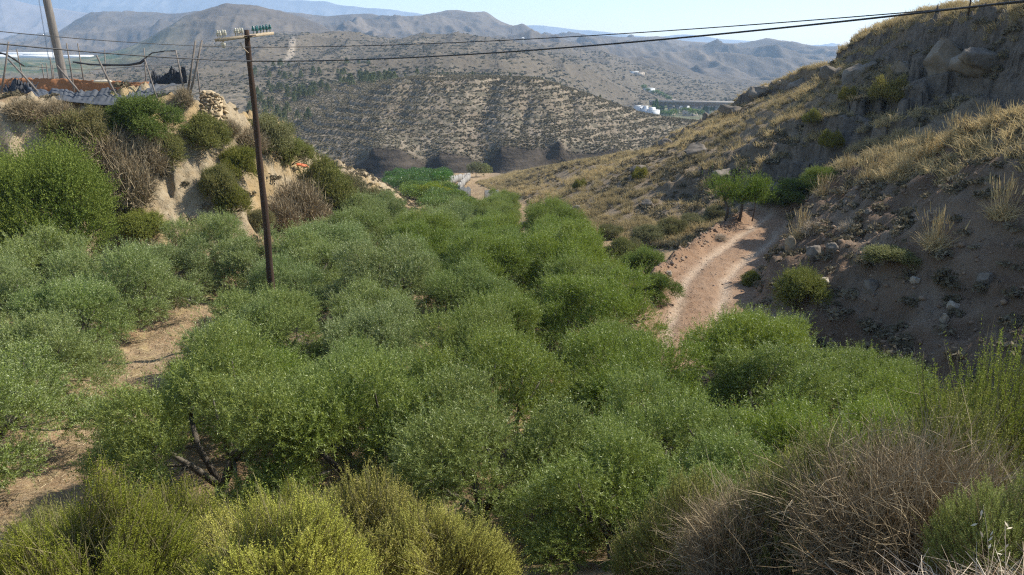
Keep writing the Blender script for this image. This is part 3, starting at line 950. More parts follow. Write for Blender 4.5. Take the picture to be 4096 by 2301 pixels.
TWIG_BROWN = stem_mat("dry_twig_brown", (0.13, 0.095, 0.065), (0.28, 0.22, 0.155))
TWIG_PALE = stem_mat("dry_twig_pale", (0.36, 0.29, 0.20), (0.56, 0.48, 0.36))
TWIG_DARK = stem_mat("bush_stem_dark", (0.08, 0.06, 0.045), (0.14, 0.11, 0.08))

MESHES = {}


def plant(name, key, builder, mats, label, cat, group, x, y, z=None, rz=None, s=1.0, parts=("foliage", "stems")):
    if key not in MESHES:
        ms = builder()
        MESHES[key] = ms if isinstance(ms, tuple) else (ms,)
    ms = MESHES[key]
    z = gz(x, y) - 0.06 if z is None else z
    rz = rng.uniform(0, 6.28) if rz is None else rz
    if len(ms) == 1:
        o = obj(name, ms[0] if mats[0].name not in ("",) else ms[0], None, None, (x, y, z), rz, s)
        o.data.materials.append(mats[0]) if not len(o.data.materials) else None
        tag(o, label, cat, group)
        return o
    e = tag(empty(name, (x, y, z), rz, s), label, cat, group)
    for m, pn, mt in zip(ms, parts, mats):
        if len(m.materials) and m.materials[0] != mt:
            k2 = (m.name, mt.name)
            if k2 not in MESHES:
                mm = m.copy(); mm.materials.clear(); mm.materials.append(mt); MESHES[k2] = mm
            m = MESHES[k2]
        obj(pn, m, mt, e)
    return e


def at(u, v, y0, y1):
    """where the sight line through (u, v) meets the ground between distances y0 and y1"""
    Y = np.linspace(y0, y1, 600)
    pts = np.array([P(u, v, q) for q in Y])
    h = gzs(pts[:, 0], pts[:, 1])
    below = np.nonzero(pts[:, 2] <= h)[0]
    k = below[0] if len(below) else len(Y) - 1
    return pts[k, 0], pts[k, 1]


# foreground, bottom left: big yellow green brooms
FG = [  # x, y, scale, variant, yellow?, label
    (-1.55, 7.3, 0.92, 0, True, "bright yellow broom bush at the bottom edge beside the bare gap in the grove"),
    (-2.75, 7.5, 0.92, 1, True, "yellow broom bush with a brown hollow, left of the brightest broom"),
    (-4.3, 8.7, 0.95, 2, False, "green broom bush with upright beaded shoots below the bare aisle"),
    (-5.1, 7.1, 0.8, 0, False, "yellowish green broom bush in the bottom left corner"),
    (-3.2, 9.6, 0.85, 1, False, "green broom merging with the olive crowns above the yellow brooms"),
    (-6.3, 9.4, 0.8, 2, False, "thin broom bush at the left edge below the olives"),
    (-3.75, 5.9, 0.8, 1, False, "yellow green broom low at the bottom edge, left of the brown hollow"),
    (-2.0, 5.7, 0.72, 0, True, "low broom at the very bottom in front of the brightest yellow one"),
    (-7.4, 10.9, 0.8, 0, False, "pale broom bush at the left edge beside the shaded soil"),
    (-0.75, 7.1, 0.7, 0, True, "small yellow broom at the right end of the yellow group"),
]
for x, y, s, k, yel, lab in FG:
    plant("broom_bush", "broom%d" % k, lambda k=k: broom_mesh(400 + k, 1.25, 1.75, 7000, 26, (0.019, 0.009)), (BROOM_Y if yel else BROOM_G, STEM_G), lab, "bush",
          "broom bushes along the near slope", x, y, s=s)

# foreground, bottom right: half dead brooms and dry twigs
for x, y, s, k, lab in (
        (2.75, 4.6, 0.92, 0, "large grey brown half dead bush filling the bottom right"),
        (1.95, 5.3, 0.72, 1, "grey twiggy bush left of the large half dead one"),
        (3.9, 5.9, 0.95, 2, "twiggy bush at the right edge above the dry grass"),
        (3.0, 7.0, 0.9, 1, "greyish bush standing in front of the right hand olives"),
        (4.9, 8.0, 1.15, 0, "brownish bush at the right edge below the cut bank"),
        (1.9, 7.2, 0.75, 2, "thin grey bush at the bottom between olives and half dead bushes")):
    e = plant("dry_bush", "twig%d" % k, lambda k=k: (twiggy_mesh(430 + k, 1.0, 1.25, 3000, 0.0055, 3, 0.35, 0.9),), (TWIG_GREY,), lab, "bush", "dry bushes on the near slope", x, y, s=s)
for x, y, s, k, lab in (
        (2.35, 5.3, 0.66, 0, "olive green broom growing through the grey twigs at the bottom right"),
        (2.75, 3.75, 0.36, 1, "small yellow green broom with upright shoots in the bottom right corner"),
        (3.3, 5.2, 0.7, 0, "dull green broom half dead at the heart of the bottom right thicket"),
        (4.45, 6.3, (0.8, 0.8, 1.15), 2, "green broom with upright shoots at the right edge"),
        (5.0, 7.4, (0.85, 0.85, 1.35), 1, "tall golden green broom at the right edge in front of the cut bank"),
        (6.4, 9.2, (0.9, 0.9, 1.2), 1, "golden green broom reaching up the cut bank at the right edge"),
        (5.2, 8.7, 0.55, 0, "olive green broom beside the right hand olives under the cut bank"),
        (3.6, 8.0, 0.85, 2, "broom bush between the right hand olives and the dry bushes"),
        (1.6, 6.1, 0.6, 0, "sparse green broom at the bottom, left of the grey twigs")):
    plant("broom_bush", "sparse%d" % k, lambda k=k: broom_mesh(450 + k, 1.2, 1.7, 2000, 26, (0.026, 0.011), 1.3), (BROOM_G if k else BUSH_O, STEM_G), lab, "bush",
          "brooms on the right of the near slope", x, y, s=s)
# ------------------------------------------------------------------ ground cover nobody could count
def ico(sub):
    import bmesh
    bm = bmesh.new(); bmesh.ops.create_icosphere(bm, subdivisions=sub, radius=1.0)
    v = np.array([q.co[:] for q in bm.verts]); f = np.array([[q.index for q in p.verts] for p in bm.faces]); bm.free()
    return v, f


ICO1, ICO2, ICO3, ICO4 = ico(1), ico(2), ico(3), ico(4)


def scatter_mesh(name, template_list, pos, rotz, scale, attr=None):
    """copies of triangle templates merged into one mesh"""
    vs_, fs, n = [], [], 0
    kind = np.arange(len(pos)) % len(template_list)
    at_ = []
    for k, (tv, tf) in enumerate(template_list):
        m = kind == k
        if not m.any(): continue
        c, s = np.cos(rotz[m]), np.sin(rotz[m])
        sc = scale[m] if scale.ndim == 2 else np.repeat(scale[m][:, None], 3, 1)
        x = tv[None, :, 0] * sc[:, :1]; y = tv[None, :, 1] * sc[:, 1:2]; z = tv[None, :, 2] * sc[:, 2:3]
        v = np.stack([x * c[:, None] - y * s[:, None], x * s[:, None] + y * c[:, None], z], -1) + pos[m][:, None]
        f = tf[None] + (np.arange(m.sum()) * len(tv))[:, None, None] + n
        vs_.append(v.reshape(-1, 3)); fs.append(f.reshape(-1, tf.shape[1])); n += m.sum() * len(tv)
        if attr is not None: at_.append(np.repeat(attr[m], len(tv)))
    me = new_mesh(name, np.concatenate(vs_), np.concatenate(fs))
    if attr is not None: set_attr(me, "tone", np.concatenate(at_))
    return me


def scrub_template(seed, n, size):
    rs = np.random.default_rng(seed)
    d = unit(rs.normal(size=(n, 3))); d[:, 2] = np.abs(d[:, 2])
    c = d * rs.uniform(0.45, 1.0, (n, 1)) * np.array([1, 1, 0.8])
    a = unit(rs.normal(size=(n, 3)) + np.array([0, 0, 0.6])); b = unit(np.cross(a, rs.normal(size=(n, 3))))
    v = np.stack([c + a * size, c - a * size * 0.5 + b * size * 0.7, c - a * size * 0.5 - b * size * 0.7], 1).reshape(-1, 3)
    return v, np.arange(3 * n).reshape(n, 3)


def tone_mat(name, a, b, rough=0.9, trans=0.0):
    t = NT(name)
    g = t.n("ShaderNodeNewGeometry")
    c = t.mix(t.math('ADD', t.math('MULTIPLY', t.attr("tone"), 0.75), t.math('MULTIPLY', g.outputs["Random Per Island"], 0.25)), a, b)
    bs = t.bsdf(c, rough, 0.15)
    if not trans: return t.done(bs)
    tr = t.n("ShaderNodeBsdfTranslucent"); t.l(c, tr.inputs["Color"])
    mx = t.n("ShaderNodeMixShader"); mx.inputs[0].default_value = trans
    t.l(bs.outputs[0], mx.inputs[1]); t.l(tr.outputs[0], mx.inputs[2])
    return t.done(mx)


def scatter_land(n, u0, u1, y0, y1, seed, power=1.0):
    rs = np.random.default_rng(seed)
    u = rs.uniform(u0, u1, n); Y = y0 + (y1 - y0) * rs.random(n) ** power
    x = (u - 512) / FPX * Y * rs.uniform(0.99, 1.01, n)
    return x, Y, landz(x, Y), rs


x, y, z, rs = scatter_land(42000, 255, 770, 241, 420, 501, 1.15)
keep = rs.random(len(x)) < 0.6 + 0.4 * smooth(-0.35, 0.25, fbm(x * 0.05, y * 0.05, 3, 511))
x, y, z = x[keep], y[keep], z[keep]
tone = np.clip(0.5 + 0.4 * fbm(x * 0.03, y * 0.03, 2, 513) + rs.normal(size=len(x)) * 0.22, 0, 1)
sz = rs.uniform(0.3, 0.62, len(x)) * (1 + 0.3 * smooth(300, 400, y))
obj_ = obj("hill_scrub", scatter_mesh("hill_scrub", [scrub_template(520 + i, 26, 0.42) for i in range(5)], np.stack([x, y, z], 1), rs.uniform(0, 6.28, len(x)), np.stack([sz, sz, sz * 0.8], 1), tone),
           tone_mat("hill_scrub_leaf", (0.125, 0.107, 0.066), (0.265, 0.222, 0.142)))
tag(obj_, "low grey brown shrubs dotted all over the middle hill", kind="stuff")

x, y, z, rs = scatter_land(34000, -20, 900, 420, 1250, 531, 1.5)
keep = rs.random(len(x)) < 0.3 + 0.7 * smooth(-0.3, 0.3, fbm(x * 0.018, y * 0.018, 3, 533))
u_ = x / y * FPX + 512
keep &= ~((u_ < 215) & (y > 880)) & ~((u_ > 645) & (u_ < 830) & (y < 780))
x, y, z = x[keep], y[keep], z[keep]
sz = rs.uniform(0.5, 1.3, len(x)) * (0.7 + y / 1200)
tone = np.clip(0.42 + 0.3 * fbm(x * 0.01, y * 0.01, 2, 535) + rs.normal(size=len(x)) * 0.2, 0, 1)
obj_ = obj("slope_scrub", scatter_mesh("slope_scrub", [scrub_template(540 + i, 14, 0.5) for i in range(5)], np.stack([x, y, z], 1), rs.uniform(0, 6.28, len(x)), np.stack([sz, sz, sz * 0.8], 1), tone),
           tone_mat("slope_scrub_leaf", (0.075, 0.078, 0.045), (0.20, 0.17, 0.11)))
tag(obj_, "scrub on the terraced slopes behind the middle hill", kind="stuff")


# ---------------- right hillside: dry grass, low shrubs, stones
def tuft_template(seed, n, h, w, lean=0.55, spread=0.16):
    rs = np.random.default_rng(seed)
    b = np.concatenate([rs.normal(0, spread, (n, 2)), np.zeros((n, 1))], 1)
    d = unit(np.concatenate([rs.normal(0, lean, (n, 2)), np.ones((n, 1))], 1))
    ln = h * rs.uniform(0.5, 1.1, n)
    side = unit(np.cross(d, rs.normal(size=(n, 3)))) * w
    m = b + d * (ln * 0.6)[:, None]
    tip = b + unit(d + np.concatenate([d[:, :2] * 0.7, np.zeros((n, 1))], 1)) * ln[:, None]
    v = np.stack([b - side, b + side, m + side * 0.7, tip, m - side * 0.7], 1).reshape(-1, 3)
    f = []
    for i in range(n):
        k = 5 * i
        f += [(k, k + 1, k + 2), (k, k + 2, k + 4), (k + 4, k + 2, k + 3)]
    return v, np.array(f)


def hillside(n, seed, y0=46, y1=150, extra=0):
    rs = np.random.default_rng(seed)
    Y = y0 + (y1 - y0) * rs.random(n) ** 1.25
    lo = np.interp(Y, [46, 55, 70, 90, 105, 142, 180], [9.5, 6.2, 3.2, 1.0, -2.0, -6.5, -7])
    hi = np.interp(Y, [46, 60, 72, 80, 90, 103, 118, 142, 180], [31, 32.5, 34, 35, 31, 27.5, 24, 14, 12])
    x = lo + (hi - lo) * rs.random(n)
    rd, side, _, _ = road_dist(x, Y)
    k = rd > 2.6
    return x[k], Y[k], rs


x, y, rs = hillside(26000, 601)
z, mk = ground(x, y, True)
dens = (1 - 0.8 * smooth(0.5, 0.9, mk["steep"])) * (0.25 + 0.75 * smooth(-0.3, 0.3, fbm(x * 0.22, y * 0.22, 3, 603))) * (0.15 + 0.85 * smooth(-0.15, 0.3, fbm(x * 0.75, y * 0.75, 2, 607)))
k = rs.random(len(x)) < dens
# more on the crest of the cut bank, along the ridge top and beside the track
bx = rs.uniform(17.2, 22.5, 1300); by = rs.uniform(20, 50, 1300)
tx = rs.uniform(28, 32.5, 900); ty = rs.uniform(36, 80, 900)
x = np.concatenate([x[k], bx, tx]); y = np.concatenate([y[k], by, ty])
z = gzs(x, y)
tone = np.clip(0.55 + 0.5 * fbm(x * 0.12, y * 0.12, 3, 605) + rs.normal(size=len(x)) * 0.18, 0, 1)
sz = rs.uniform(0.5, 1.15, len(x)) * (0.8 + 0.3 * tone)
obj_ = obj("dry_grass", scatter_mesh("dry_grass", [tuft_template(610 + i, 38, 0.66, 0.017) for i in range(5)], np.stack([x, y, z - 0.03], 1), rs.uniform(0, 6.28, len(x)), sz, tone),
           tone_mat("dry_grass_blade", (0.23, 0.19, 0.10), (0.55, 0.425, 0.215), 0.8, 0.35))
tag(obj_, "golden dry grass covering the right hand hillside", kind="stuff")

x, y, rs = hillside(7500, 621)
dens = 0.25 + 0.75 * smooth(-0.1, 0.4, fbm(x * 0.16, y * 0.16, 3, 623))
k = rs.random(len(x)) < dens; x, y = x[k], y[k]
bx = rs.uniform(10.5, 20.5, 620); by = rs.uniform(14, 50, 620)
rd, _, _, _ = road_dist(bx, by)
x = np.concatenate([x, bx[rd > 2.4]]); y = np.concatenate([y, by[rd > 2.4]])
lx = rs.uniform(-29, -13, 260); ly = rs.uniform(36.5, 62, 260)
x = np.concatenate([x, lx, rs.uniform(-22, -10.5, 1300)]); y = np.concatenate([y, ly, rs.uniform(46, 130, 1300)])
z = gzs(x, y)
tone = np.clip(rs.random(len(x)), 0, 1)
sz = rs.uniform(0.16, 0.5, len(x))
obj_ = obj("low_scrub", scatter_mesh("low_scrub", [scrub_template(630 + i, 70, 0.26) for i in range(5)], np.stack([x, y, z - 0.04], 1), rs.uniform(0, 6.28, len(x)), np.stack([sz, sz, sz * 0.85], 1), tone),
           tone_mat("low_scrub_leaf", (0.10, 0.085, 0.05), (0.24, 0.20, 0.13), 0.9, 0.15))
tag(obj_, "low grey shrubs among the grass and along the banks", kind="stuff")


def rock_template(seed, base, rough=0.28, flat=0.75, cuts=9, lo=0.55):
    v, f = base
    rs = np.random.default_rng(seed)
    v = v.copy()
    for _ in range(cuts):
        n_ = unit(rs.normal(size=3)); h = rs.uniform(lo, 0.9)
        d = v @ n_
        v = v - np.outer(np.maximum(d - h, 0), n_)
    r = 1 + rough * 0.5 * (vnoise(v[:, 0] * 2 + seed, v[:, 1] * 2 + v[:, 2] * 1.3, seed) + 0.5 * vnoise(v[:, 0] * 5, v[:, 1] * 5 + v[:, 2] * 4, seed + 1)
                           + 0.25 * vnoise(v[:, 0] * 11, v[:, 1] * 11 + v[:, 2] * 9, seed + 2))
    return v * r[:, None] * np.array([1, 0.8, flat]), f


STONE_T = [rock_template(640 + i, ICO2, 0.3) for i in range(6)]
rs = np.random.default_rng(651)
bx = rs.uniform(9.8, 19.5, 2800); by = rs.uniform(12, 50, 2800)
rd, side, _, al = road_dist(bx, by)
k = (rd > 1.9); bx, by = bx[k], by[k]
al = rs.uniform(0.2, 32, 1500)
seg = np.concatenate([[0], np.cumsum(np.hypot(*np.diff(ROAD[:, :2], axis=0).T))])
rx = np.interp(al, seg, ROAD[:, 0]); ry = np.interp(al, seg, ROAD[:, 1])
dx_ = np.interp(al + 0.2, seg, ROAD[:, 0]) - rx; dy_ = np.interp(al + 0.2, seg, ROAD[:, 1]) - ry
ln_ = np.hypot(dx_, dy_) + 1e-6
off = -np.abs(rs.normal(2.2, 0.45, len(al)))
off = np.where(rs.random(len(al)) < 0.25, rs.uniform(-1.7, 1.7, len(al)), off)
rx, ry = rx + dy_ / ln_ * off, ry - dx_ / ln_ * off
x = np.concatenate([bx, rx]); y = np.concatenate([by, ry])
sz = rs.gamma(1.8, 0.023, len(x)) + 0.016
sz[len(bx):] = np.where(np.abs(off) < 1.75, 0.5, 1.0) * (rs.gamma(1.6, 0.026, len(rx)) + 0.015)
tone = rs.random(len(x)) ** 2 * 0.6; tone[len(bx):] = tone[len(bx):] * 0.5 + 0.35
obj_ = obj("rubble", scatter_mesh("rubble", STONE_T, np.stack([x, y, gzs(x, y) + sz * 0.15], 1), rs.uniform(0, 6.28, len(x)), sz, tone),
           tone_mat("rubble_stone", (0.16, 0.105, 0.068), (0.37, 0.275, 0.19)))
tag(obj_, "loose stones and clods along the track and on the cut bank", kind="stuff")

# grove floor: straw and small dead stems in the aisle and under the trees
rs = np.random.default_rng(661)
x = np.concatenate([rs.uniform(-14.6, -10.4, 5200), rs.uniform(-18, 9, 3800)]); y = np.concatenate([rs.uniform(15, 34, 5200), rs.uniform(12, 24, 3800)])
n = len(x)
d = unit(np.concatenate([rs.normal(size=(n, 2)), rs.uniform(0, 0.5, (n, 1))], 1))
v, f = strips(stems(np.stack([x, y, gzs(x, y) + 0.01], 1), d, rs.uniform(0.08, 0.3, n), 3, 0.3, rs, -0.1), 0.012, rs)
obj_ = obj("straw", new_mesh("straw", v, f), stem_mat("straw_stalk", (0.30, 0.23, 0.12), (0.55, 0.45, 0.28)))
tag(obj_, "straw and dead weeds on the grove floor", kind="stuff")

# dead grass in the bottom right corner, close to the eye
rs = np.random.default_rng(671)
n = 5200
y = rs.uniform(1.7, 3.7, n); x = y * rs.uniform(0.56, 0.86, n)
d = unit(np.concatenate([rs.normal(0, 0.9, (n, 2)), rs.uniform(0.02, 0.55, (n, 1))], 1))
v, f = strips(stems(np.stack([x, y, gzs(x, y)], 1), d, rs.uniform(0.08, 0.3, n), 4, 0.5, rs, -0.35), 0.0042, rs)
obj_ = obj("dead_grass", new_mesh("dead_grass", v, f), stem_mat("dead_grass_stalk", (0.26, 0.17, 0.10), (0.62, 0.52, 0.38)))
tag(obj_, "matted dead grass in the bottom right corner", kind="stuff")
# ------------------------------------------------------------------ trees and bushes, one by one
def px_plant(u, v, y0, y1): return at(u, v, y0, y1)


def bushy(key, rad, hgt, n, leaf=(0.06, 0.026)):
    return lambda: bushy_mesh(700 + key, rad, hgt, n, leaf)


# left bank: (u, v of the foot, kind, width m, height m, label)
LB = [
    (48, 262, 26, 40, "G0", 5.6, 4.6, "huge bright green feathery bush at the left edge above the olives"),
    (8, 262, 26, 38, "G1", 3.0, 2.6, "darker green bush at the left edge below the huge feathery one"),
    (83, 146, 26, 42, "K0", 2.4, 1.7, "grey green bush under the leaning net stakes"),
    (142, 134, 26, 44, "G2", 2.9, 1.6, "olive green bush high on the left bank below the fallen net"),
    (163, 166, 26, 42, "O0", 2.3, 1.5, "olive green bush in the middle of the left bank"),
    (208, 150, 26, 46, "O1", 2.3, 1.5, "bush on the bank just below the dry stone wall"),
    (219, 196, 36, 46, "O0", 1.7, 1.4, "dark olive bush hanging on the bank left of the wooden pole"),
    (232, 212, 36, 46, "O1", 1.6, 1.3, "lower dark bush on the bank close to the wooden pole"),
    (238, 178, 36, 48, "O2", 1.9, 1.5, "olive bush on the bank right behind the wooden pole"),
    (270, 152, 40, 56, "K1", 2.6, 1.8, "grey green bush on the bank crest right behind the pole"),
    (290, 165, 42, 60, "O2", 2.4, 1.6, "bush on the bank crest right of the pole"),
    (141, 236, 26, 41, "Y0", 2.0, 1.1, "low yellowish bush at the foot of the left bank"),
    (325, 214, 40, 62, "O1", 3.2, 2.9, "tall olive green bush at the bank foot, right of the grey dry bush"),
    (347, 218, 42, 66, "K0", 3.0, 2.7, "khaki bush standing behind the olives at the bank foot"),
    (366, 232, 42, 66, "G2", 3.0, 1.8, "dark green bush where the left bank meets the grove"),
    (388, 232, 44, 70, "O0", 2.7, 1.7, "bush at the end of the left bank among the olives"),
    (375, 215, 50, 80, "K1", 2.6, 2.0, "grey green bush at the bank foot beyond the pole"),
    (262, 228, 37, 44, "K0", 1.3, 1.0, "small bush at the bank foot beside the pole"),
]
BMATS = {"G": BUSH_G, "O": BUSH_O, "K": BUSH_K, "Y": BROOM_G}
for u, v, y0, y1, kind, w, h, lab in LB:
    x, y = at(u, v, y0, y1)
    big = kind == "G0"
    key = "bushy" + kind
    n = 9500 if big else 4200
    i = ord(kind[0]) + int(kind[1]) * 7
    plant("bush", key, bushy(i, 1.5, 1.7, n, (0.036, 0.015) if big else (0.062, 0.028)), (BMATS[kind[0]], TWIG_DARK), lab, "bush", "bushes on the left bank", x, y,
          s=(w / 3.0, w / 3.0, h / 1.7))
for u, v, y0, y1, w, h, lab in (
        (105, 168, 26, 42, 3.4, 2.0, "grey leafless bush on the left bank, above the huge green bush"),
        (132, 205, 26, 41, 2.6, 2.8, "tall grey leafless bush between the huge green bush and the bare marl"),
        (112, 205, 26, 41, 2.0, 1.6, "greyish dry bush touching the huge green bush"),
        (150, 172, 26, 42, 2.4, 1.9, "grey dry bush between two olive green bushes on the bank"),
        (28, 119, 26, 41, 1.9, 1.1, "dry bush at the terrace rim on the left edge"),
        (60, 122, 26, 41, 1.5, 1.2, "dry bush at the terrace rim under the first leaning stake"),
        (184, 106, 26, 46, 1.1, 1.1, "round grey dry bush at the terrace corner beside the stone wall"),
        (300, 222, 38, 60, 3.2, 2.8, "big grey dry bush right of the pole at the bank foot"),
        (283, 228, 38, 56, 2.2, 1.8, "brownish dry bush close to the pole at the bank foot"),
        (318, 232, 38, 60, 2.4, 1.9, "dry bush among the olives at the bank foot"),
        (345, 190, 50, 80, 2.4, 1.5, "greyish dry bush on the bank beyond the pole"),
        (250, 150, 40, 50, 2.2, 1.3, "dry bush on the bank crest left of the pole"),
        (228, 135, 40, 50, 1.6, 1.0, "dry bush at the foot of the dry stone wall")):
    x, y = at(u, v, y0, y1)
    i = int(rng.integers(0, 3))
    plant("dry_bush", "bankdry%d" % i, lambda i=i: (twiggy_mesh(740 + i, 1.0, 1.0, 1500, 0.017, 3, 0.4, 0.4),), (TWIG_GREY,), lab, "bush", "dry bushes on the left bank", x, y,
          s=(w / 2, w / 2, h))

# along the track and on the right hillside
for u, v, y0, y1, kind, w, h, lab in (
        (640, 279, 32, 48, "G1", 2.2, 1.5, "bright green bush at the left rim of the track"),
        (655, 296, 28, 40, "G2", 1.7, 0.9, "low green bush below the track rim next to the olives"),
        (622, 262, 36, 52, "O1", 1.8, 1.2, "olive green bush left of the track among the last olives"),
        (610, 238, 42, 60, "K0", 1.5, 0.9, "khaki bush at the foot of the grassy hillside"),
        (649, 243, 40, 56, "K1", 2.1, 1.0, "grey green bush beside the rim of the track"),
        (672, 234, 40, 56, "K1", 1.9, 0.9, "silvery bush beside the rim of the track, farther on"),
        (694, 226, 42, 58, "K0", 1.7, 0.8, "grey bush on the track rim below the small tree"),
        (715, 219, 42, 60, "K1", 1.4, 0.8, "small bush just left of the small tree"),
        (630, 252, 40, 56, "K0", 1.4, 0.8, "small khaki bush between green bush and hillside"),
        (453, 240, 44, 70, "O1", 2.6, 1.7, "round olive green bush alone on bare soil in the far grove"),
        (774, 203, 44, 66, "G1", 1.7, 0.8, "green reedy bush right of the small tree"),
        (797, 197, 44, 66, "G2", 2.6, 1.1, "green reedy bush behind the cut bank"),
        (820, 190, 44, 66, "G1", 2.0, 0.9, "green reedy bush farthest behind the cut bank"),
        (797, 309, 22, 34, "O2", 1.9, 1.4, "sunlit olive green bush on the shaded cut bank"),
        (752, 285, 26, 42, "O1", 0.9, 0.6, "small dull bush at the foot of the bank on the track"),
        (895, 262, 18, 40, "O2", 1.9, 0.5, "dark green caper bush sprawling on the shaded bank"),):
    x, y = at(u, v, y0, y1)
    i = ord(kind[0]) + int(kind[1]) * 7
    plant("bush", "bushy" + kind, bushy(i, 1.5, 1.7, 4200, (0.062, 0.028)), (BMATS[kind[0]], TWIG_DARK), lab, "bush", "bushes beside the track and on the right bank", x, y,
          s=(w / 3.0, w / 3.0, h / 1.7))
for u, v, y0, y1, w, h, lab in (
        (888, 106, 46, 80, 2.6, 1.3, "large yellow broom below the dark cliff of the right hillside"),
        (831, 147, 46, 90, 1.7, 0.9, "yellow broom on the grassy slope above the small tree"),
        (847, 103, 50, 90, 1.3, 0.8, "small yellow broom under the ridge cliff"),
        (580, 188, 60, 130, 1.6, 0.8, "small yellowish broom alone on the lower hillside"),
        (812, 122, 50, 90, 1.4, 0.8, "yellow broom left of the large one on the hillside"),
        (640, 178, 60, 130, 1.5, 0.9, "yellowish broom halfway up the hillside")):
    x, y = at(u, v, y0, y1)
    plant("broom_bush", "hillbroom", lambda: broom_mesh(760, 1.3, 1.3, 1900, 14, (0.06, 0.024)), (BROOM_M, STEM_G), lab, "bush", "yellow brooms on the hillside", x, y, s=(w / 2.6, w / 2.6, h / 1.3))
for u, v, y0, y1, w, h, lab in (
        (772, 332, 22, 34, 1.7, 1.0, "straw coloured dry bush at the foot of the cut bank"),
        (792, 330, 20, 34, 1.5, 0.8, "tangle of pale dry canes on the cut bank below the sunlit bush"),
        (783, 352, 20, 32, 1.6, 1.0, "dry canes just behind the right hand olives"),
        (812, 232, 26, 50, 1.3, 0.7, "dry bush under the overhanging bank crest"),
        (850, 232, 22, 50, 1.2, 0.6, "small dry bush halfway up the shaded bank"),
        (720, 240, 38, 50, 1.0, 0.5, "low dry bush on the rim of the track")):
    x, y = at(u, v, y0, y1)
    plant("dry_bush", "palebush", lambda: (twiggy_mesh(770, 1.0, 1.0, 420, 0.016, 2, 0.6, -0.2),), (TWIG_PALE,), lab, "bush", "straw coloured dry bushes", x, y, s=(w / 2, w / 2, h))

# tall golden grass clumps on the bank crest
GOLD = stem_mat("esparto_blade", (0.30, 0.23, 0.11), (0.60, 0.47, 0.25))


def esparto(seed):
    rs = np.random.default_rng(seed)
    n = 420
    b = np.concatenate([rs.normal(0, 0.14, (n, 2)), np.zeros((n, 1))], 1)
    d = unit(np.concatenate([rs.normal(0, 0.55, (n, 2)), np.ones((n, 1))], 1))
    v, f = strips(stems(b, d, rs.uniform(0.4, 0.9, n), 4, 0.3, rs, -0.3), 0.014, rs, 0.2)
    m = 46
    b2 = np.concatenate([rs.normal(0, 0.12, (m, 2)), np.zeros((m, 1))], 1)
    d2 = unit(np.concatenate([rs.normal(0, 0.2, (m, 2)), np.ones((m, 1))], 1))
    p = stems(b2, d2, rs.uniform(0.9, 1.35, m), 4, 0.1, rs)
    v2, f2 = strips(p, 0.012, rs, 0.8)
    v3, f3 = strips(stems(p[:, -1] - d2 * 0.26, d2, np.full(m, 0.3), 3, 0.1, rs), 0.038, rs, 0.3)
    return new_mesh("blades", v, f), new_mesh("seed_stalks", *join((v2, f2), (v3, f3)))


for u, v, lab in ((846, 172, "golden esparto clump with tall stalks, left end of the bank crest"), (925, 160, "tall golden esparto clump in the middle of the bank crest"),
                  (882, 170, "esparto clump between two taller ones on the bank crest"), (955, 142, "esparto clump high on the bank crest at the right"),
                  (905, 172, "leaning esparto clump on the bank crest"), (990, 130, "esparto clump on the bank crest near the right edge"),
                  (800, 238, "rusty grass clump under the bank crest"), (1000, 222, "esparto clump with long stalks on the shaded bank, right edge"),
                  (935, 250, "small sunlit grass clump in the shaded bank"), (868, 182, "short esparto clump on the bank crest"), (822, 196, "esparto clump where the bank crest meets the reedy bushes")):
    x, y = at(u, v, 16, 56)
    plant("grass_clump", "esparto%d" % (len(lab) % 2), lambda lab=lab: esparto(780 + len(lab) % 2), (GOLD, GOLD), lab, "grass clump", "esparto clumps on the right bank", x, y, s=rng.uniform(0.8, 1.2), parts=("blades", "seed_stalks"))


# ------------------------------------------------------------------ the small tree at the bend of the track
def small_tree():
    rs = np.random.default_rng(791)
    mb = MB()
    ends = []
    for bx, tx in ((-0.45, -0.6), (0.4, 0.5), (1.2, 1.3)):
        p0 = np.array([bx, 0, -0.3]); p1 = np.array([bx * 1.0 + 0.12, 0.05, 0.5]); p2 = np.array([tx, 0.0, 1.05])
        mb.tube([p0, p1, p2], [0.11, 0.085, 0.06] if bx < 1 else [0.05, 0.04, 0.03], 7)
        for k in range(6):
            a = rs.uniform(0, 6.28); e = p2 + np.array([math.cos(a) * rs.uniform(0.2, 0.9), math.sin(a) * rs.uniform(0.2, 0.8), rs.uniform(0.15, 0.95)])
            mb.tube([p2, (p2 + e) / 2 + np.array([0, 0, 0.1]), e], [0.05, 0.03, 0.012], 5); ends.append(e)
    trunk = mb.mesh("trunk", True)
    ends = np.array(ends)
    n = 2600
    c = ends[rs.integers(0, len(ends), n)] + rs.normal(0, 1, (n, 3)) * np.array([0.36, 0.36, 0.3])
    c[:, 2] = np.maximum(c[:, 2], 0.95)
    d = unit(np.stack([c[:, 0] * 0.3, c[:, 1] * 0.3, np.full(n, 0.8)], 1) + rs.normal(size=(n, 3)) * 0.5)
    keep = np.abs(vnoise(c[:, 0] * 1.7, c[:, 1] * 1.7 + c[:, 2] * 2.1, 5)) > 0.06
    c, d = c[keep], d[keep]; n = len(c)
    crown = new_mesh("crown", *twigs_with_leaves(c, d, rs.uniform(0.15, 0.42, n), 8, 0.06, 0.026, 0.5, rs))
    return crown, trunk


x, y = at(733, 216, 40, 54)
e = tag(empty("small_tree", (x, y, gz(x, y) - 0.05), 0.0, 1.0), "small two stemmed umbrella tree where the track bends", "tree")
cr, tr = small_tree()
obj("crown", cr, BUSH_G, e)
obj("trunk", tr, TWIG_DARK, e)


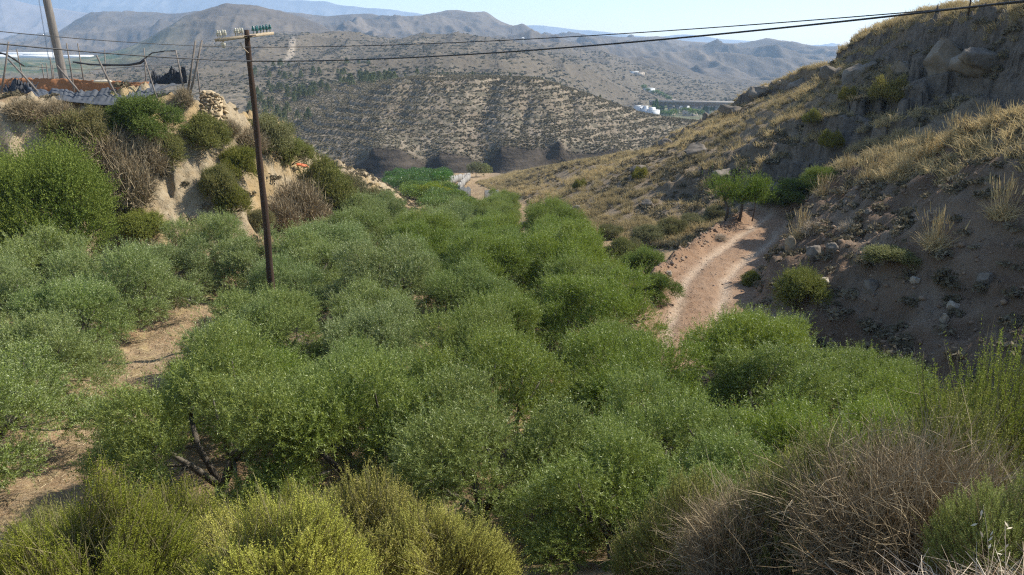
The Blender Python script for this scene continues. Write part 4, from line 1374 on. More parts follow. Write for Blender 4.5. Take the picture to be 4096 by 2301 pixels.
# ------------------------------------------------------------------ far grove: citrus, vines; pines; tamarisk
CITRUS = leaf_mat("citrus_leaf", (0.030, 0.085, 0.012), (0.085, 0.185, 0.025), None, (0.12, 0.20, 0.03), 0.4, 0.25, 0.4, 0.4)
LEMON = leaf_mat("yellowing_leaf", (0.16, 0.19, 0.012), (0.33, 0.34, 0.025), None, (0.12, 0.18, 0.02), 0.5, 0.25, 0.5, 0.3)
VINE = leaf_mat("vine_leaf", (0.07, 0.13, 0.02), (0.16, 0.24, 0.045), None, (0.2, 0.25, 0.06), 0.5, 0.25, 0.5, 0.3)
PINE = leaf_mat("pine_needle", (0.14, 0.155, 0.075), (0.245, 0.26, 0.135), None, None or (0.1, 0.1, 0.05), 0.3, 0.15, 0.7, 0.1)


def round_tree(seed, rad, hgt, n, leaf):
    rs = np.random.default_rng(seed)
    nl = 11
    a = 2.399 * np.arange(nl) + rs.uniform(-0.3, 0.3, nl); rr = rad * np.sqrt((np.arange(nl) + 0.5) / nl) * 0.75
    lob = np.stack([rr * np.cos(a), rr * np.sin(a), hgt * (0.72 - 0.3 * (rr / rad) ** 2) * rs.uniform(0.85, 1.1, nl)], 1)
    p = rs.integers(0, nl, n)
    d = unit(rs.normal(size=(n, 3)) + np.array([0, 0, 0.3]))
    c = lob[p] + d * rad * 0.42 * rs.uniform(0.5, 1.0, (n, 1))
    c[:, 2] = np.maximum(c[:, 2], 0.3)
    v, f = leaf_quads(c, unit(d + rs.normal(size=d.shape) * 0.7), np.full(n, leaf) * rs.uniform(0.7, 1.3, n), np.full(n, leaf * 0.5), rs)
    mb = MB(); mb.tube([(0, 0, -0.4), (0, 0, hgt * 0.5)], [0.1, 0.06], 6)
    for k in range(4): mb.tube([(0, 0, hgt * 0.35), tuple(lob[k * 2])], [0.05, 0.02], 5)
    return new_mesh("crown", v, f), mb.mesh("trunk", True)


def pine_mesh(seed, n=420):
    rs = np.random.default_rng(seed)
    t = rs.random(n) ** 0.8
    r = (1 - t) * 1.5 * (0.45 + 0.55 * np.sin(t * 17 + rs.uniform(0, 6)) ** 2) + 0.06
    a = rs.uniform(0, 6.28, n)
    c = np.stack([r * np.cos(a) * rs.uniform(0.3, 1, n), r * np.sin(a) * rs.uniform(0.3, 1, n), 0.6 + 2.6 * t], 1)
    d = unit(np.stack([np.cos(a), np.sin(a), np.full(n, 0.7)], 1) + rs.normal(size=(n, 3)) * 0.4)
    v, f = leaf_quads(c, d, np.full(n, 0.5), np.full(n, 0.2), rs)
    mb = MB(); mb.tube([(0, 0, -0.4), (0.03, 0, 1.6), (0, 0, 2.9)], [0.12, 0.08, 0.02], 6)
    return new_mesh("crown", v, f), mb.mesh("trunk", True)


def two_part(name, label, cat, group, ms, mats, loc, rz, s):
    e = tag(empty(name, loc, rz, s), label, cat, group)
    for m, pn, mt in zip(ms, ("crown", "trunk"), mats):
        obj(pn, m, mt, e)
    return e


def far_set(name, label, cat, group, protos, spots, smin, smax, zfun):
    ps = []
    out = []
    for i, (x, y) in enumerate(spots):
        k = i % len(protos)
        s = rng.uniform(smin, smax); z = zfun(x, y)
        if k >= len(ps):
            ms, mats = protos[k]
            e = two_part(name, label, cat, group, ms, mats, (x, y, z), rng.uniform(0, 6.28), s); ps.append(e)
        else:
            e = copy_thing(ps[k], (x, y, z), rng.uniform(0, 6.28), s)
        out.append(e)
    return out


cit = [(round_tree(801 + i, 1.7, 2.5, 2600, 0.17), (CITRUS, BARK)) for i in range(3)]
spots = []
for j, Yc in enumerate(np.arange(128, 205, 3.6)):
    x0 = float(np.interp(Yc, [128, 150, 205], [-17.5, -22, -33])); x1 = float(np.interp(Yc, [128, 150, 205], [-11.3, -12.6, -16]))
    for xx in np.arange(x0, x1, 3.5):
        spots.append((xx + rng.uniform(-0.6, 0.6), Yc + rng.uniform(-0.6, 0.6)))
far_set("citrus_tree", "dark green citrus tree in the far orchard below the shaded cliff", "tree", "citrus trees in the far orchard", cit, spots, 0.9, 1.15, gz)
lem = [(round_tree(811 + i, 1.5, 2.0, 2200, 0.16), (LEMON, BARK)) for i in range(2)]
lsp = [at(u, v, 70, 160) for u, v in ((428, 201), (436, 200), (443, 201), (433, 196), (447, 197), (420, 200))]
for (x, y), lab in zip(lsp, ("yellow leaved fruit tree left of the yellow group before the orchard", "tallest yellow leaved fruit tree before the orchard", "yellow leaved fruit tree at the right of the group, near the white net",
                             "yellow leaved fruit tree at the back of the group", "yellowing fruit tree closest to the white net fence", "yellow green fruit tree beside the bare patch in the far grove")):
    k = len(lab) % 2
    two_part("fruit_tree", lab, "tree", "yellowing fruit trees", lem[k][0], lem[k][1], (x, y, gz(x, y)), rng.uniform(0, 6.28), rng.uniform(0.8, 1.1))
vin = [(round_tree(821 + i, 1.5, 1.7, 2000, 0.15), (VINE, BARK)) for i in range(3)]
vsp = []
for i in range(70):
    Yc = rng.uniform(82, 128)
    x0 = float(np.interp(Yc, [82, 100, 128], [-10, -14, -17])); x1 = float(np.interp(Yc, [82, 100, 128], [-2.8, -7.2, -10.5]))
    vsp.append((rng.uniform(x0, x1), Yc))
vsp = [p for p in vsp if not (-13.5 < p[0] < -9.5 and 84 < p[1] < 98)]
far_set("fruit_bush", "mid green fruit bush in the plots between the olives and the citrus orchard", "fruit bush", "fruit bushes in the far plots", vin, vsp, 0.7, 1.1, gz)
pin = [(pine_mesh(831 + i), (PINE, BARK)) for i in range(4)]
psp = []
while len(psp) < 120:
    u = rng.uniform(255, 400); Yc = rng.uniform(300, 520)
    X = (u - 512) / FPX * Yc
    if u > 330 and Yc < 340: continue
    if fbm(np.array([X * 0.02]), np.array([Yc * 0.02]), 2, 841)[0] < -0.25: continue
    psp.append((X, Yc))
far_set("pine_tree", "young grey green pine in the gully left of the middle hill", "tree", "young pines behind the middle hill", pin, psp, 0.8, 1.6, lambda a, b: float(landz(a, b)))
psp = []
for i in range(26):
    u = rng.uniform(390, 640); Yc = rng.uniform(335, 470)
    psp.append(((u - 512) / FPX * Yc, Yc))
far_set("pine_tree", "small pine on the plateau behind the middle hill", "tree", "pines on the plateau", pin, psp, 0.5, 1.0, lambda a, b: float(landz(a, b)))
tam = round_tree(851, 2.6, 4.2, 2600, 0.3)
TAM = leaf_mat("tamarisk_leaf", (0.14, 0.145, 0.05), (0.25, 0.245, 0.10), None, (0.2, 0.2, 0.08), 0.3, 0.2, 0.6, 0.2)
for u, v, Y, s, lab in ((476, 175, 196, 1.0, "pale tamarisk in front of the shaded cliff"), (484, 174, 197, 0.85, "smaller tamarisk beside the taller one before the cliff"),
                        (347, 166, 205, 1.0, "grey green bush tree left of the shaded cliff, upper one"), (356, 171, 205, 0.9, "dark bush tree left of the shaded cliff, lower one")):
    x, _, z = P(u, v, Y)
    z = min(z, gz(x, Y))
    two_part("tamarisk", lab, "tree", "trees at the cliff foot", tam, (TAM if u > 400 else VINE, BARK), (x, Y, z - 0.2), rng.uniform(0, 6.28), s)


# ------------------------------------------------------------------ boulders
def stone_mat(name, a, b):
    t = NT(name); p = t.objco()
    n1 = t.noise(2.0, 5, 0.65, p); n2 = t.noise(9.0, 4, 0.7, p)
    c = t.mix(t.ramp(n1, 0.35, 0.65), a, b)
    c = t.mix(t.math('MULTIPLY', t.ramp(n2, 0.55, 0.75), 0.4), c, tuple(q * 0.55 for q in a))
    return t.done(t.bsdf(c, 0.9, 0.2, t.math('ADD', n1, t.math('MULTIPLY', n2, 0.4)), 0.6, 0.05))


SM = {"pale": stone_mat("stone_pale", (0.27, 0.225, 0.165), (0.40, 0.345, 0.27)), "grey": stone_mat("stone_grey", (0.13, 0.108, 0.083), (0.22, 0.188, 0.15)),
      "ochre": stone_mat("stone_ochre", (0.27, 0.20, 0.12), (0.36, 0.29, 0.19))}
BOULD = [new_mesh("boulder", *rock_template(860 + i, ICO4, 0.32, 0.8), True) for i in range(6)]
CRAG = [new_mesh("boulder", *rock_template(880 + i, ICO4, 0.34, 0.85, 26, 0.34)) for i in range(6)]
BM = {}
for u, v, y0, y1, w, h, m, lab in (
        (668, 275, 30, 42, 0.5, 0.42, "pale", "round whitish boulder on the rim of the track"),
        (549, 219, 48, 90, 1.5, 1.3, "grey", "large weathered boulder of the group at the hillside foot"),
        (555, 219, 48, 90, 1.0, 0.9, "grey", "middle boulder of the group at the hillside foot"),
        (562, 217, 48, 90, 1.2, 0.7, "grey", "long low boulder at the right of the group at the hillside foot"),
        (524, 226, 44, 80, 1.2, 0.7, "grey", "boulder half hidden behind the olives below the group"),
        (534, 226, 44, 80, 0.9, 0.6, "grey", "small dark boulder behind the olives left of the group"),
        (545, 208, 55, 100, 1.1, 0.7, "grey", "boulder a little above the group on the hillside"),
        (576, 211, 50, 100, 1.3, 1.0, "grey", "lichen covered boulder on the hillside right of the group"),
        (648, 206, 48, 100, 1.6, 1.0, "grey", "jagged grey boulder in the middle of the grassy hillside"),
        (640, 172, 55, 130, 2.2, 1.0, "grey", "broad flat rock on the hillside near the skyline"),
        (700, 150, 55, 130, 3.0, 1.6, "grey", "dark rock outcrop high on the hillside"),
        (664, 147, 80, 130, 2.6, 1.6, "grey", "dark rock knob on the far ridge against the middle hill"),
        (705, 120, 80, 125, 1.3, 1.7, "grey", "upright rock on the skyline beside the viaduct"),
        (735, 111, 80, 118, 4.2, 2.4, "grey", "long dark outcrop under the ridge, nearest the viaduct"),
        (757, 99, 76, 112, 3.6, 2.6, "grey", "dark broken outcrop below the flat topped ridge block"),
        (800, 86, 70, 100, 4.4, 2.2, "grey", "ledge shaped outcrop below the ridge, left of the large yellow broom"),
        (836, 76, 64, 96, 3.4, 2.8, "grey", "steep dark outcrop above the yellow brooms"),
        (858, 78, 60, 92, 3.2, 3.0, "grey", "upright dark outcrop left above the large yellow broom"),
        (905, 70, 46, 80, 4.0, 2.6, "grey", "wide dark outcrop right above the large yellow broom"),
        (940, 62, 40, 70, 3.6, 3.0, "grey", "massive dark outcrop high on the right slope"),
        (985, 70, 36, 64, 4.2, 2.6, "grey", "massive dark outcrop at the right edge above the bank grass"),
        (960, 98, 32, 60, 2.8, 1.6, "grey", "low dark outcrop just above the grassy bank crest"),
        (728, 172, 50, 100, 2.4, 1.3, "grey", "dark outcrop above the small tree on the hillside"),
        (620, 190, 50, 110, 1.6, 0.9, "grey", "low outcrop in the grass left of the jagged boulder"),
        (766, 88, 70, 110, 2.2, 1.2, "ochre", "flat topped block on the ridge, left of the ledge"),
        (780, 82, 70, 110, 1.6, 0.9, "ochre", "smaller block on the ridge beside the ledge"),
        (789, 249, 26, 48, 0.75, 1.0, "ochre", "tall ochre boulder lodged in the bank at the track bend"),
        (813, 256, 24, 48, 1.1, 0.9, "grey", "big grey boulder in the bank right of the ochre one"),
        (832, 250, 22, 48, 0.7, 0.45, "grey", "dark flat stone above the big grey boulder"),
        (806, 280, 22, 44, 0.6, 0.3, "pale", "flat whitish stone in the bank below the big grey boulder"),
        (824, 283, 22, 44, 0.8, 0.35, "pale", "flat sunlit stone slab in the shaded bank"),
        (776, 290, 24, 44, 0.5, 0.35, "grey", "small grey stone at the bank foot near the track"),
        (870, 290, 18, 44, 0.9, 0.8, "grey", "grey boulder buried in the middle of the shaded bank"),
        (915, 283, 16, 44, 0.5, 0.3, "pale", "pale flat stone on the rib of the shaded bank"),
        (943, 322, 14, 40, 0.45, 0.6, "pale", "whitish upright stone low in the shaded bank"),
        (952, 310, 14, 40, 0.5, 0.4, "pale", "pale stone above the whitish upright one"),
        (985, 282, 14, 40, 0.8, 0.6, "grey", "bluish grey boulder at the right edge of the shaded bank"),
        (845, 203, 26, 52, 0.35, 0.3, "grey", "small round stone high in the shaded bank"),
        (868, 213, 24, 52, 0.4, 0.3, "grey", "stone embedded under the bank crest")):
    x, y = at(u, v, y0, y1)
    i = len(lab) % 6
    crag = "outcrop" in lab or "ledge" in lab
    key = (i, m, crag)
    if key not in BM:
        mm = (CRAG if crag else BOULD)[i].copy(); mm.materials.append(SM[m]); BM[key] = mm
    o = obj("boulder", BM[key], None, None, (x, y, gz(x, y) + (-0.1 if crag else 0.12) * h), rng.uniform(0, 6.28), (w / 1.7, w / 2.2, h / 1.5) if crag else (w / 2.4, w / 2.4, h / 1.7))
    tag(o, lab, "boulder", "boulders and stones")
# ------------------------------------------------------------------ poles, cables, nursery terrace
def wood_mat(name, a, b, scale=(14, 14, 0.8)):
    t = NT(name)
    mp = t.n("ShaderNodeMapping"); mp.inputs["Scale"].default_value = scale
    t.l(t.objco(), mp.inputs["Vector"])
    n1 = t.noise(1.0, 6, 0.7, mp.outputs["Vector"]); n2 = t.noise(1.3, 4, 0.6, t.objco())
    c = t.mix(t.ramp(n1, 0.35, 0.68), a, b)
    c = t.mix(t.math('MULTIPLY', t.ramp(n2, 0.55, 0.75), 0.45), c, tuple(q * 0.5 for q in a))
    return t.done(t.bsdf(c, 0.85, 0.2, n1, 0.7, 0.02))


def plain_mat(name, c, rough=0.6, spec=0.4, var=0.15, scale=6.0):
    t = NT(name)
    n = t.noise(scale, 4, 0.6, t.objco())
    return t.done(t.bsdf(t.mix(n, tuple(q * (1 - var) for q in c), tuple(min(1, q * (1 + var)) for q in c)), rough, spec))


POLE_WOOD = wood_mat("creosoted_wood", (0.03, 0.019, 0.013), (0.078, 0.047, 0.031))
ARM_WOOD = wood_mat("weathered_timber", (0.30, 0.23, 0.15), (0.46, 0.38, 0.27), (2, 14, 14))
GREY_WOOD = wood_mat("grey_wood", (0.13, 0.115, 0.10), (0.24, 0.215, 0.19))
STAKE_WOOD = wood_mat("stake_wood", (0.12, 0.10, 0.085), (0.25, 0.215, 0.18))
IRON = plain_mat("rusty_iron", (0.06, 0.045, 0.038), 0.7)
PORC = plain_mat("cream_porcelain", (0.40, 0.365, 0.27), 0.25, 0.6)
GREEN_GLASS = plain_mat("green_glass", (0.02, 0.10, 0.085), 0.12, 0.7)
BLACK = plain_mat("black_rubber", (0.018, 0.019, 0.022), 0.5, 0.4)

PX, PY = -8.3, 26.0
pole_z = gz(PX, PY)
pole = tag(empty("utility_pole", (PX, PY, pole_z)), "tall dark wooden utility pole with a crossarm of insulators, standing in the grove", "utility pole")
H = 0.5 - pole_z
mb = MB()
hh = np.linspace(-0.5, H, 40)
rr = np.interp(hh, [0, H], [0.135, 0.08])
wob = np.stack([0.012 * np.sin(hh * 1.7) + 0.02 * np.sin(hh * 0.4), 0.012 * np.cos(hh * 1.1), hh], 1)
mb.tube(wob, rr + 0.006 * np.sin(hh * 5.1), 14)
obj("post", mb.mesh("post", True), POLE_WOOD, pole)
A = np.array(P(217.5, 40.2, 25.3)) - np.array([PX, PY, pole_z]); B = np.array(P(271.0, 33.2, 26.8)) - np.array([PX, PY, pole_z])
ax = (B - A) / np.linalg.norm(B - A)
ay = np.cross([0, 0, 1.0], ax); ay /= np.linalg.norm(ay); az = np.cross(ax, ay)
ROT = np.stack([ax, ay, az], 1)
LEN = np.linalg.norm(B - A)
insu_prof = [(0.012, -0.10), (0.012, 0.0), (0.052, 0.0), (0.055, 0.02), (0.040, 0.045), (0.046, 0.05), (0.047, 0.068), (0.030, 0.085), (0.034, 0.105), (0.026, 0.135), (0.0, 0.145)]


def insulator(t, dy, mat, parent, down=False):
    m = MB(); m.lathe(insu_prof, (0, 0, 0), 12)
    o = obj("insulator", m.mesh("insulator", True), mat, parent)
    p = A + ax * LEN * t + ay * dy + az * (-0.10 if down else 0.13)
    o.location = p; o.scale = (1.05, 1.05, -1.05 if down else 1.05)


for sgn in (-1, 1):
    mb = MB()
    mb.box((A + B) / 2 + ay * 0.125 * sgn, (LEN, 0.07, 0.085), ROT)
    arm = obj("crossarm", mb.mesh("crossarm"), ARM_WOOD, pole)
    for t_ in (0.04, 0.13, 0.36, 0.44): insulator(t_ + 0.02 * sgn, 0.125 * sgn, PORC, pole)
    for t_ in (0.70, 0.78, 0.90, 0.96): insulator(t_ + 0.012 * sgn, 0.125 * sgn, GREEN_GLASS, pole)
    insulator(0.09 + 0.03 * sgn, 0.125 * sgn, PORC, pole, True)
mb = MB()
c0 = np.array([0, 0, (A + (B - A) * 0.62)[2]])
mb.box(c0 + np.array([0, 0, 0.0]), (0.30, 0.46, 0.03), ROT); mb.tube([c0 + ay * 0.24, c0 - ay * 0.24], 0.014, 6)
obj("bolt_plate", mb.mesh("bolt_plate"), IRON, pole)
br0 = np.array(P(240, 42.5, 25.85)) - np.array([PX, PY, pole_z]); br1 = np.array(P(248.5, 53, 25.9)) - np.array([PX, PY, pole_z])
mb = MB(); mb.tube([br0, (br0 + br1) / 2 + np.array([-0.03, 0, -0.02]), br1], [0.022, 0.018, 0.02], 6)
obj("stay_bracket", mb.mesh("stay_bracket", True), ARM_WOOD, pole)


def cable(name, left, mid, right, sl, sr, rad, label):
    pts = []
    for (a, b, s) in ((left, mid, sl), (mid, right, sr)):
        a, b = np.array(a), np.array(b)
        for t_ in np.linspace(0, 1, 40)[(1 if len(pts) else 0):]:
            p = a + (b - a) * t_; p = p + np.array([0, 0, -4 * s * t_ * (1 - t_)]); pts.append(p)
    mb = MB(); mb.tube(pts, rad, 8)
    tag(obj(name, mb.mesh(name, True), BLACK), label, "cable", "cables on the utility pole")


cable("cable", P(-60, 25, 19.0), (PX + 0.13, PY - 0.1, P(250, 47.2, 25.9)[2]), P(1110, -5.5, 13.0), 0.10, 0.20, 0.010, "thin black cable, the upper of two, crossing the whole view")
cable("cable", P(-60, 37.5, 18.0), (PX + 0.13, PY - 0.1, P(250, 61.2, 25.9)[2]), P(1110, -9.5, 12.0), 0.08, 0.26, 0.0165, "thicker black cable, the lower of two, crossing the whole view")

# second, thicker pole beside the nursery
x0, y0 = P(64.5, 76, 47)[:2]
zb = gz(x0, y0)
sp = tag(empty("concrete_pole", (x0, y0, zb)), "thick grey pole behind the net stakes, running out of the top of the view", "pole")
mb = MB(); mb.tube([(0.05, 0, -0.4), (0, 0, 0), (-0.25, 0, 4.5), (-0.55, 0, 9.5)], [0.26, 0.25, 0.215, 0.17], 14)
obj("shaft", mb.mesh("shaft", True), GREY_WOOD, sp)
mb = MB(); mb.lathe([(0.262, -0.1), (0.275, -0.09), (0.275, 0.22), (0.262, 0.23)], (0, 0, 0.2), 14)
obj("base_collar", mb.mesh("base_collar", True), IRON, sp)

# thin post on the right ridge
x, y = at(968.6, 12, 36, 60)
mb = MB(); mb.tube([(0, 0, -0.4), (0.02, 0, 0.7), (0.05, 0, 1.6)], [0.05, 0.045, 0.035], 8)
mb.box((0.05, 0, 1.45), (0.28, 0.05, 0.05))
tag(obj("thin_post", mb.mesh("thin_post"), POLE_WOOD, None, (x, y, gz(x, y))), "thin post on the right hand ridge under the cables", "post")

# stakes of the ruined net house on the terrace
STK = [
    (8, 59, 43.4, 99, 40.0, 0.05, "long stake leaning left over the net, nearest the left edge"),
    (56.8, 65.4, 88.4, 104, 40.5, 0.05, "long stake leaning left at the foot of the thick grey pole"),
    (96.4, 55.2, 122, 105.5, 40.5, 0.055, "longest leaning stake, with its foot at the lowest point of the net"),
    (144.6, 59, 160.7, 97, 41.5, 0.045, "leaning stake standing on the pale marl above the net end"),
    (175.7, 50.4, 184.8, 86, 43.0, 0.05, "nearly upright stake just left of the crossed posts"),
    (195.5, 40.7, 186.4, 83, 43.5, 0.06, "shorter of the two crossed posts at the terrace corner"),
    (202, 40.2, 187.5, 83, 43.2, 0.06, "longer of the two crossed posts, leaning right at the terrace corner"),
    (196, 57.9, 198.7, 83, 45.0, 0.04, "thin upright stake right of the crossed posts"),
    (144, 48.2, 145.7, 82.5, 47.0, 0.04, "thin upright stake behind the end of the rust red fabric"),
    (104.5, 49.3, 104.5, 81, 49.0, 0.035, "thin upright stake behind the longest leaning one"),
    (77.7, 43.4, 84.6, 84, 47.5, 0.04, "stake right of the thick grey pole"),
    (66.4, 42.9, 72.9, 84, 46.0, 0.045, "stake touching the thick grey pole"),
    (8.6, 41.8, 0.5, 88, 42.0, 0.05, "stake leaning right at the left edge of the view"),
    (16.6, 49.3, 24, 79, 47.5, 0.04, "thin stake at the left behind the rust red fabric"),
    (41.8, 64, 43.5, 77, 54.0, 0.04, "short distant stake, leftmost of the row behind the fabric"),
    (46, 63, 47.5, 77, 54.0, 0.04, "short distant stake in the row behind the fabric, second from left"),
    (50, 57, 51.5, 77, 55.0, 0.05, "tallest of the short distant stakes behind the fabric"),
    (52.6, 65, 53.6, 77, 54.0, 0.04, "short distant stake closest to the thick grey pole"),
]
for u0, v0, u1, v1, Y, r, lab in STK:
    t_ = np.array(P(u0, v0, Y)); f_ = np.array(P(u1, v1, Y))
    g_ = gz(f_[0], Y)
    f_[2] = min(f_[2], g_ + 0.3)
    dirv = (t_ - f_) / np.linalg.norm(t_ - f_)
    foot = f_ - dirv * max(0.3, (f_[2] - g_ + 0.3) / max(dirv[2], 0.3))
    side = np.cross(dirv, [0, 1, 0])
    mid = (t_ + foot) / 2 + side * rng.uniform(-0.05, 0.05)
    base = np.array([foot[0], foot[1], g_])
    mb = MB(); mb.tube([foot - base, mid - base, t_ - base], [r * 1.1, r, r * 0.8], 8)
    tag(obj("stake", mb.mesh("stake", True), STAKE_WOOD, None, tuple(base)), lab, "stake", "stakes of the ruined net house")


def sheet(name, top, bot, mat, label, cat, nx=120, ny=14, fold=0.06, seed=0, yoff=0.0, ragged=0.0):
    """cloth hung between an upper and a lower edge, with folds; real thickness"""
    top = np.array(top, float); bot = np.array(bot, float)
    s = np.linspace(0, 1, nx)
    ti = np.linspace(0, 1, len(top)); bi = np.linspace(0, 1, len(bot))
    T = np.stack([np.interp(s, ti, top[:, k]) for k in range(3)], 1); Bm = np.stack([np.interp(s, bi, bot[:, k]) for k in range(3)], 1)
    T[:, 2] += ragged * (vnoise(s * 40, s * 0, seed + 5) * 0.6 + vnoise(s * 90, s * 0, seed + 6) * 0.4)
    w = np.linspace(0, 1, ny)
    V = T[:, None] * (1 - w)[None, :, None] + Bm[:, None] * w[None, :, None]
    nz = fold * (ridged(s[:, None] * 7 + w[None] * 3.5, w[None] * 3 + s[:, None] * 4, 4, seed, 0.6))
    V[..., 1] -= nz + yoff; V[..., 2] += 0.6 * nz * np.sin(w * np.pi)[None]
    v = V.reshape(-1, 3)
    i = np.arange(nx * ny).reshape(nx, ny)
    q = np.stack([i[:-1, :-1].ravel(), i[1:, :-1].ravel(), i[1:, 1:].ravel(), i[:-1, 1:].ravel()], 1)
    c = v.mean(0)
    o = obj(name, new_mesh(name, v - c, q, True), mat, None, tuple(c))
    md = o.modifiers.new("thickness", 'SOLIDIFY'); md.thickness = 0.012
    return tag(o, label, cat)


NET = plain_mat("grey_shade_net", (0.065, 0.072, 0.082), 0.7, 0.3, 0.45, 3.0)
NET_BLACK = plain_mat("black_net", (0.035, 0.037, 0.042), 0.7, 0.3, 0.3)
RUST = plain_mat("rust_red_fabric", (0.30, 0.135, 0.06), 0.8, 0.2, 0.3, 1.5)
sheet("shade_net", [P(30, 89, 40.6), P(64, 89, 40.9), P(86, 92, 40.9), (P(113.6, 89.5, 41.2)), P(134, 87.5, 41.7), P(150, 84.6, 42.4), P(182, 84.6, 43)],
      [P(40, 98, 39.2), P(60, 100, 39.4), P(80, 102.5, 39.6), P(103, 105, 39.8), P(125, 105, 40.2), P(142, 100, 40.8), P(165, 88.5, 42.2)], NET,
      "grey shade net fallen along the rim of the left terrace", "net", 200, 18, 0.04, 11, 0.2, 0.14)
sheet("rust_fabric", [P(-10, 78.7, 46.8), P(30, 78.3, 46.8), P(64, 78.6, 46.6), P(105, 80.5, 46.2), P(149, 82.5, 46)], [P(-10, 90, 46.4), P(30, 91, 46.4), P(64, 92, 46.3), P(105, 92, 45.9), P(149, 90, 45.8)],
      RUST, "rust red windbreak fabric behind the fallen net", "fabric", 140, 8, 0.05, 23, 0, 0.06)
sheet("torn_net", [P(154, 70, 43.6), P(158, 76, 43.6), P(166, 74.5, 43.6), (P(172, 67, 43.5)), P(177, 72, 43.5), P(186, 66, 43.4)], [P(150, 85, 43.2), P(158, 84, 43.2), P(166, 84, 43.2), P(173, 84, 43.2), P(180, 84, 43.2), P(188, 83, 43.2)],
      NET_BLACK, "torn black net heaped against the crossed posts", "net", 90, 10, 0.08, 37, 0, 0.15)
sheet("net_scrap", [P(-5, 88, 44.2), P(8, 86, 44.2), P(18, 79, 44.2), P(26, 83, 44.2), P(40, 84, 44.2)], [P(-5, 92, 43.6), P(8, 93, 43.6), P(18, 95, 43.5), P(26, 94, 43.5), P(36, 90, 43.6)], NET_BLACK,
      "dark net scrap at the left end of the rust red fabric", "net", 60, 8, 0.07, 41, 0, 0.2)
for k, (pts, r, lab) in enumerate((
        (((73, 62, 46), (90, 64.5, 46), (105, 65, 46), (128, 65, 46), (140, 63, 46), (145, 59, 46)), 0.06, "rolled black net sagging between the stakes"),
        (((144, 59, 46.5), (152, 53, 45.5), (165, 51, 45), (176, 50.8, 44)), 0.03, "black net rope rising to the upright stake"),
        (((-4, 52, 43), (6, 54.5, 43), (14, 59, 43.5), (21, 64, 45), (24, 66, 47)), 0.05, "rolled black net hanging down at the left edge"),
        (((24, 66, 47.2), (50, 68, 46.5), (68, 69.5, 46), (84, 70, 46)), 0.012, "wire strung between the stakes near the thick grey pole"),
        (((84, 70, 47.3), (104.5, 69, 49), (145, 66, 47), (186, 65.8, 43.4)), 0.012, "wire running along the back of the net house"))):
    mb = MB(); q = np.array([P(*p) for p in pts]); tt = np.linspace(0, len(q) - 1, 40)
    q = np.stack([np.interp(tt, np.arange(len(q)), q[:, i]) for i in range(3)], 1)
    mb.tube(q, r * (1 + 0.3 * vnoise(tt * 3, tt * 0, k)), 7)
    tag(obj("net_roll" if r > 0.02 else "wire", mb.mesh("roll", True), NET_BLACK if r > 0.02 else IRON), lab, "net" if r > 0.02 else "wire")
# pale bag on the rim, orange rag on the bank
mb = MB(); v, f = ICO3; mb.add(v * np.array([0.55, 0.22, 0.1]) * (1 + 0.15 * vnoise(v[:, 0] * 4, v[:, 1] * 4 + v[:, 2] * 3, 3))[:, None], None, f)
tag(obj("sandbag", mb.mesh("sandbag", True), plain_mat("pale_sacking", (0.55, 0.48, 0.36), 0.9), None, P(103, 81.5, 45.4)), "pale sack lying on top of the rust red fabric", "sack")
x, y = at(300, 169, 44, 75)
mb = MB(); mb.add([(-0.55, 0, 0.25), (0.0, -0.1, 0.12), (0.62, -0.1, 0.02), (0.45, 0.1, 0.16), (-0.1, 0.15, 0.28), (-0.5, -0.1, 0.05)], None, [(0, 1, 4), (1, 2, 3), (1, 3, 4), (0, 5, 1)])
rag = tag(obj("orange_rag", mb.mesh("orange_rag"), plain_mat("orange_plastic", (0.65, 0.17, 0.07), 0.6), None, (x, y, gz(x, y) + 0.05)), "scrap of orange plastic on the left bank right of the pole", "plastic scrap")
rag.modifiers.new("thickness", 'SOLIDIFY').thickness = 0.01

# dry stone retaining wall at the terrace corner
rs = np.random.default_rng(901)
mb = MB()
v2, f2 = ICO2
top = np.array([P(201, 92, 44.4), P(212, 91, 44.0), P(219, 95, 44.2), P(225, 101, 45.0)]); bot = np.array([P(203, 118, 42.6), P(211, 128, 42.2), P(222, 130, 42.9), P(230, 128, 44.2)])
for r_ in range(9):
    t_ = (r_ + 0.5) / 9
    n_ = 8
    for c_ in range(n_):
        s_ = np.clip((c_ + 0.5 * (r_ % 2) + rs.uniform(-0.3, 0.3)) / n_, 0, 1)
        tj = np.clip(t_ + rs.uniform(-0.045, 0.045), 0, 1)
        a_ = np.array([np.interp(s_, [0, 0.4, 0.75, 1], top[:, k]) for k in range(3)]); b_ = np.array([np.interp(s_, [0, 0.4, 0.75, 1], bot[:, k]) for k in range(3)])
        p_ = a_ * (1 - tj) + b_ * tj + rs.normal(0, 0.03, 3)
        sv = rock_template(int(rs.integers(0, 9999)), (v2, f2), 0.3, 0.8, 18, 0.4)[0]
        k_ = rs.uniform(0.6, 1.35); an = rs.uniform(-0.5, 0.5); ca, sa = math.cos(an), math.sin(an)
        sv = np.stack([sv[:, 0] * ca - sv[:, 2] * sa, sv[:, 1], sv[:, 0] * sa + sv[:, 2] * ca], 1)
        mb.add(sv * np.array([0.19, 0.2, 0.155]) * k_ + p_, None, f2)
c_ = np.array(P(213, 112, 43.4))
g_ = np.stack([np.linspace(0, 1, 6)] * 3, 1)
back_t = np.array([[np.interp(s_, [0, 0.4, 0.75, 1], top[:, k]) for k in range(3)] for s_ in np.linspace(0, 1, 8)]) + np.array([-0.05, 0.12, 0])
back_b = np.array([[np.interp(s_, [0, 0.4, 0.75, 1], bot[:, k]) for k in range(3)] for s_ in np.linspace(0, 1, 8)]) + np.array([-0.05, 0.12, -0.4])
deep_t = back_t + np.array([-0.5, 1.2, 0]); deep_b = back_b + np.array([-0.5, 1.2, 0])
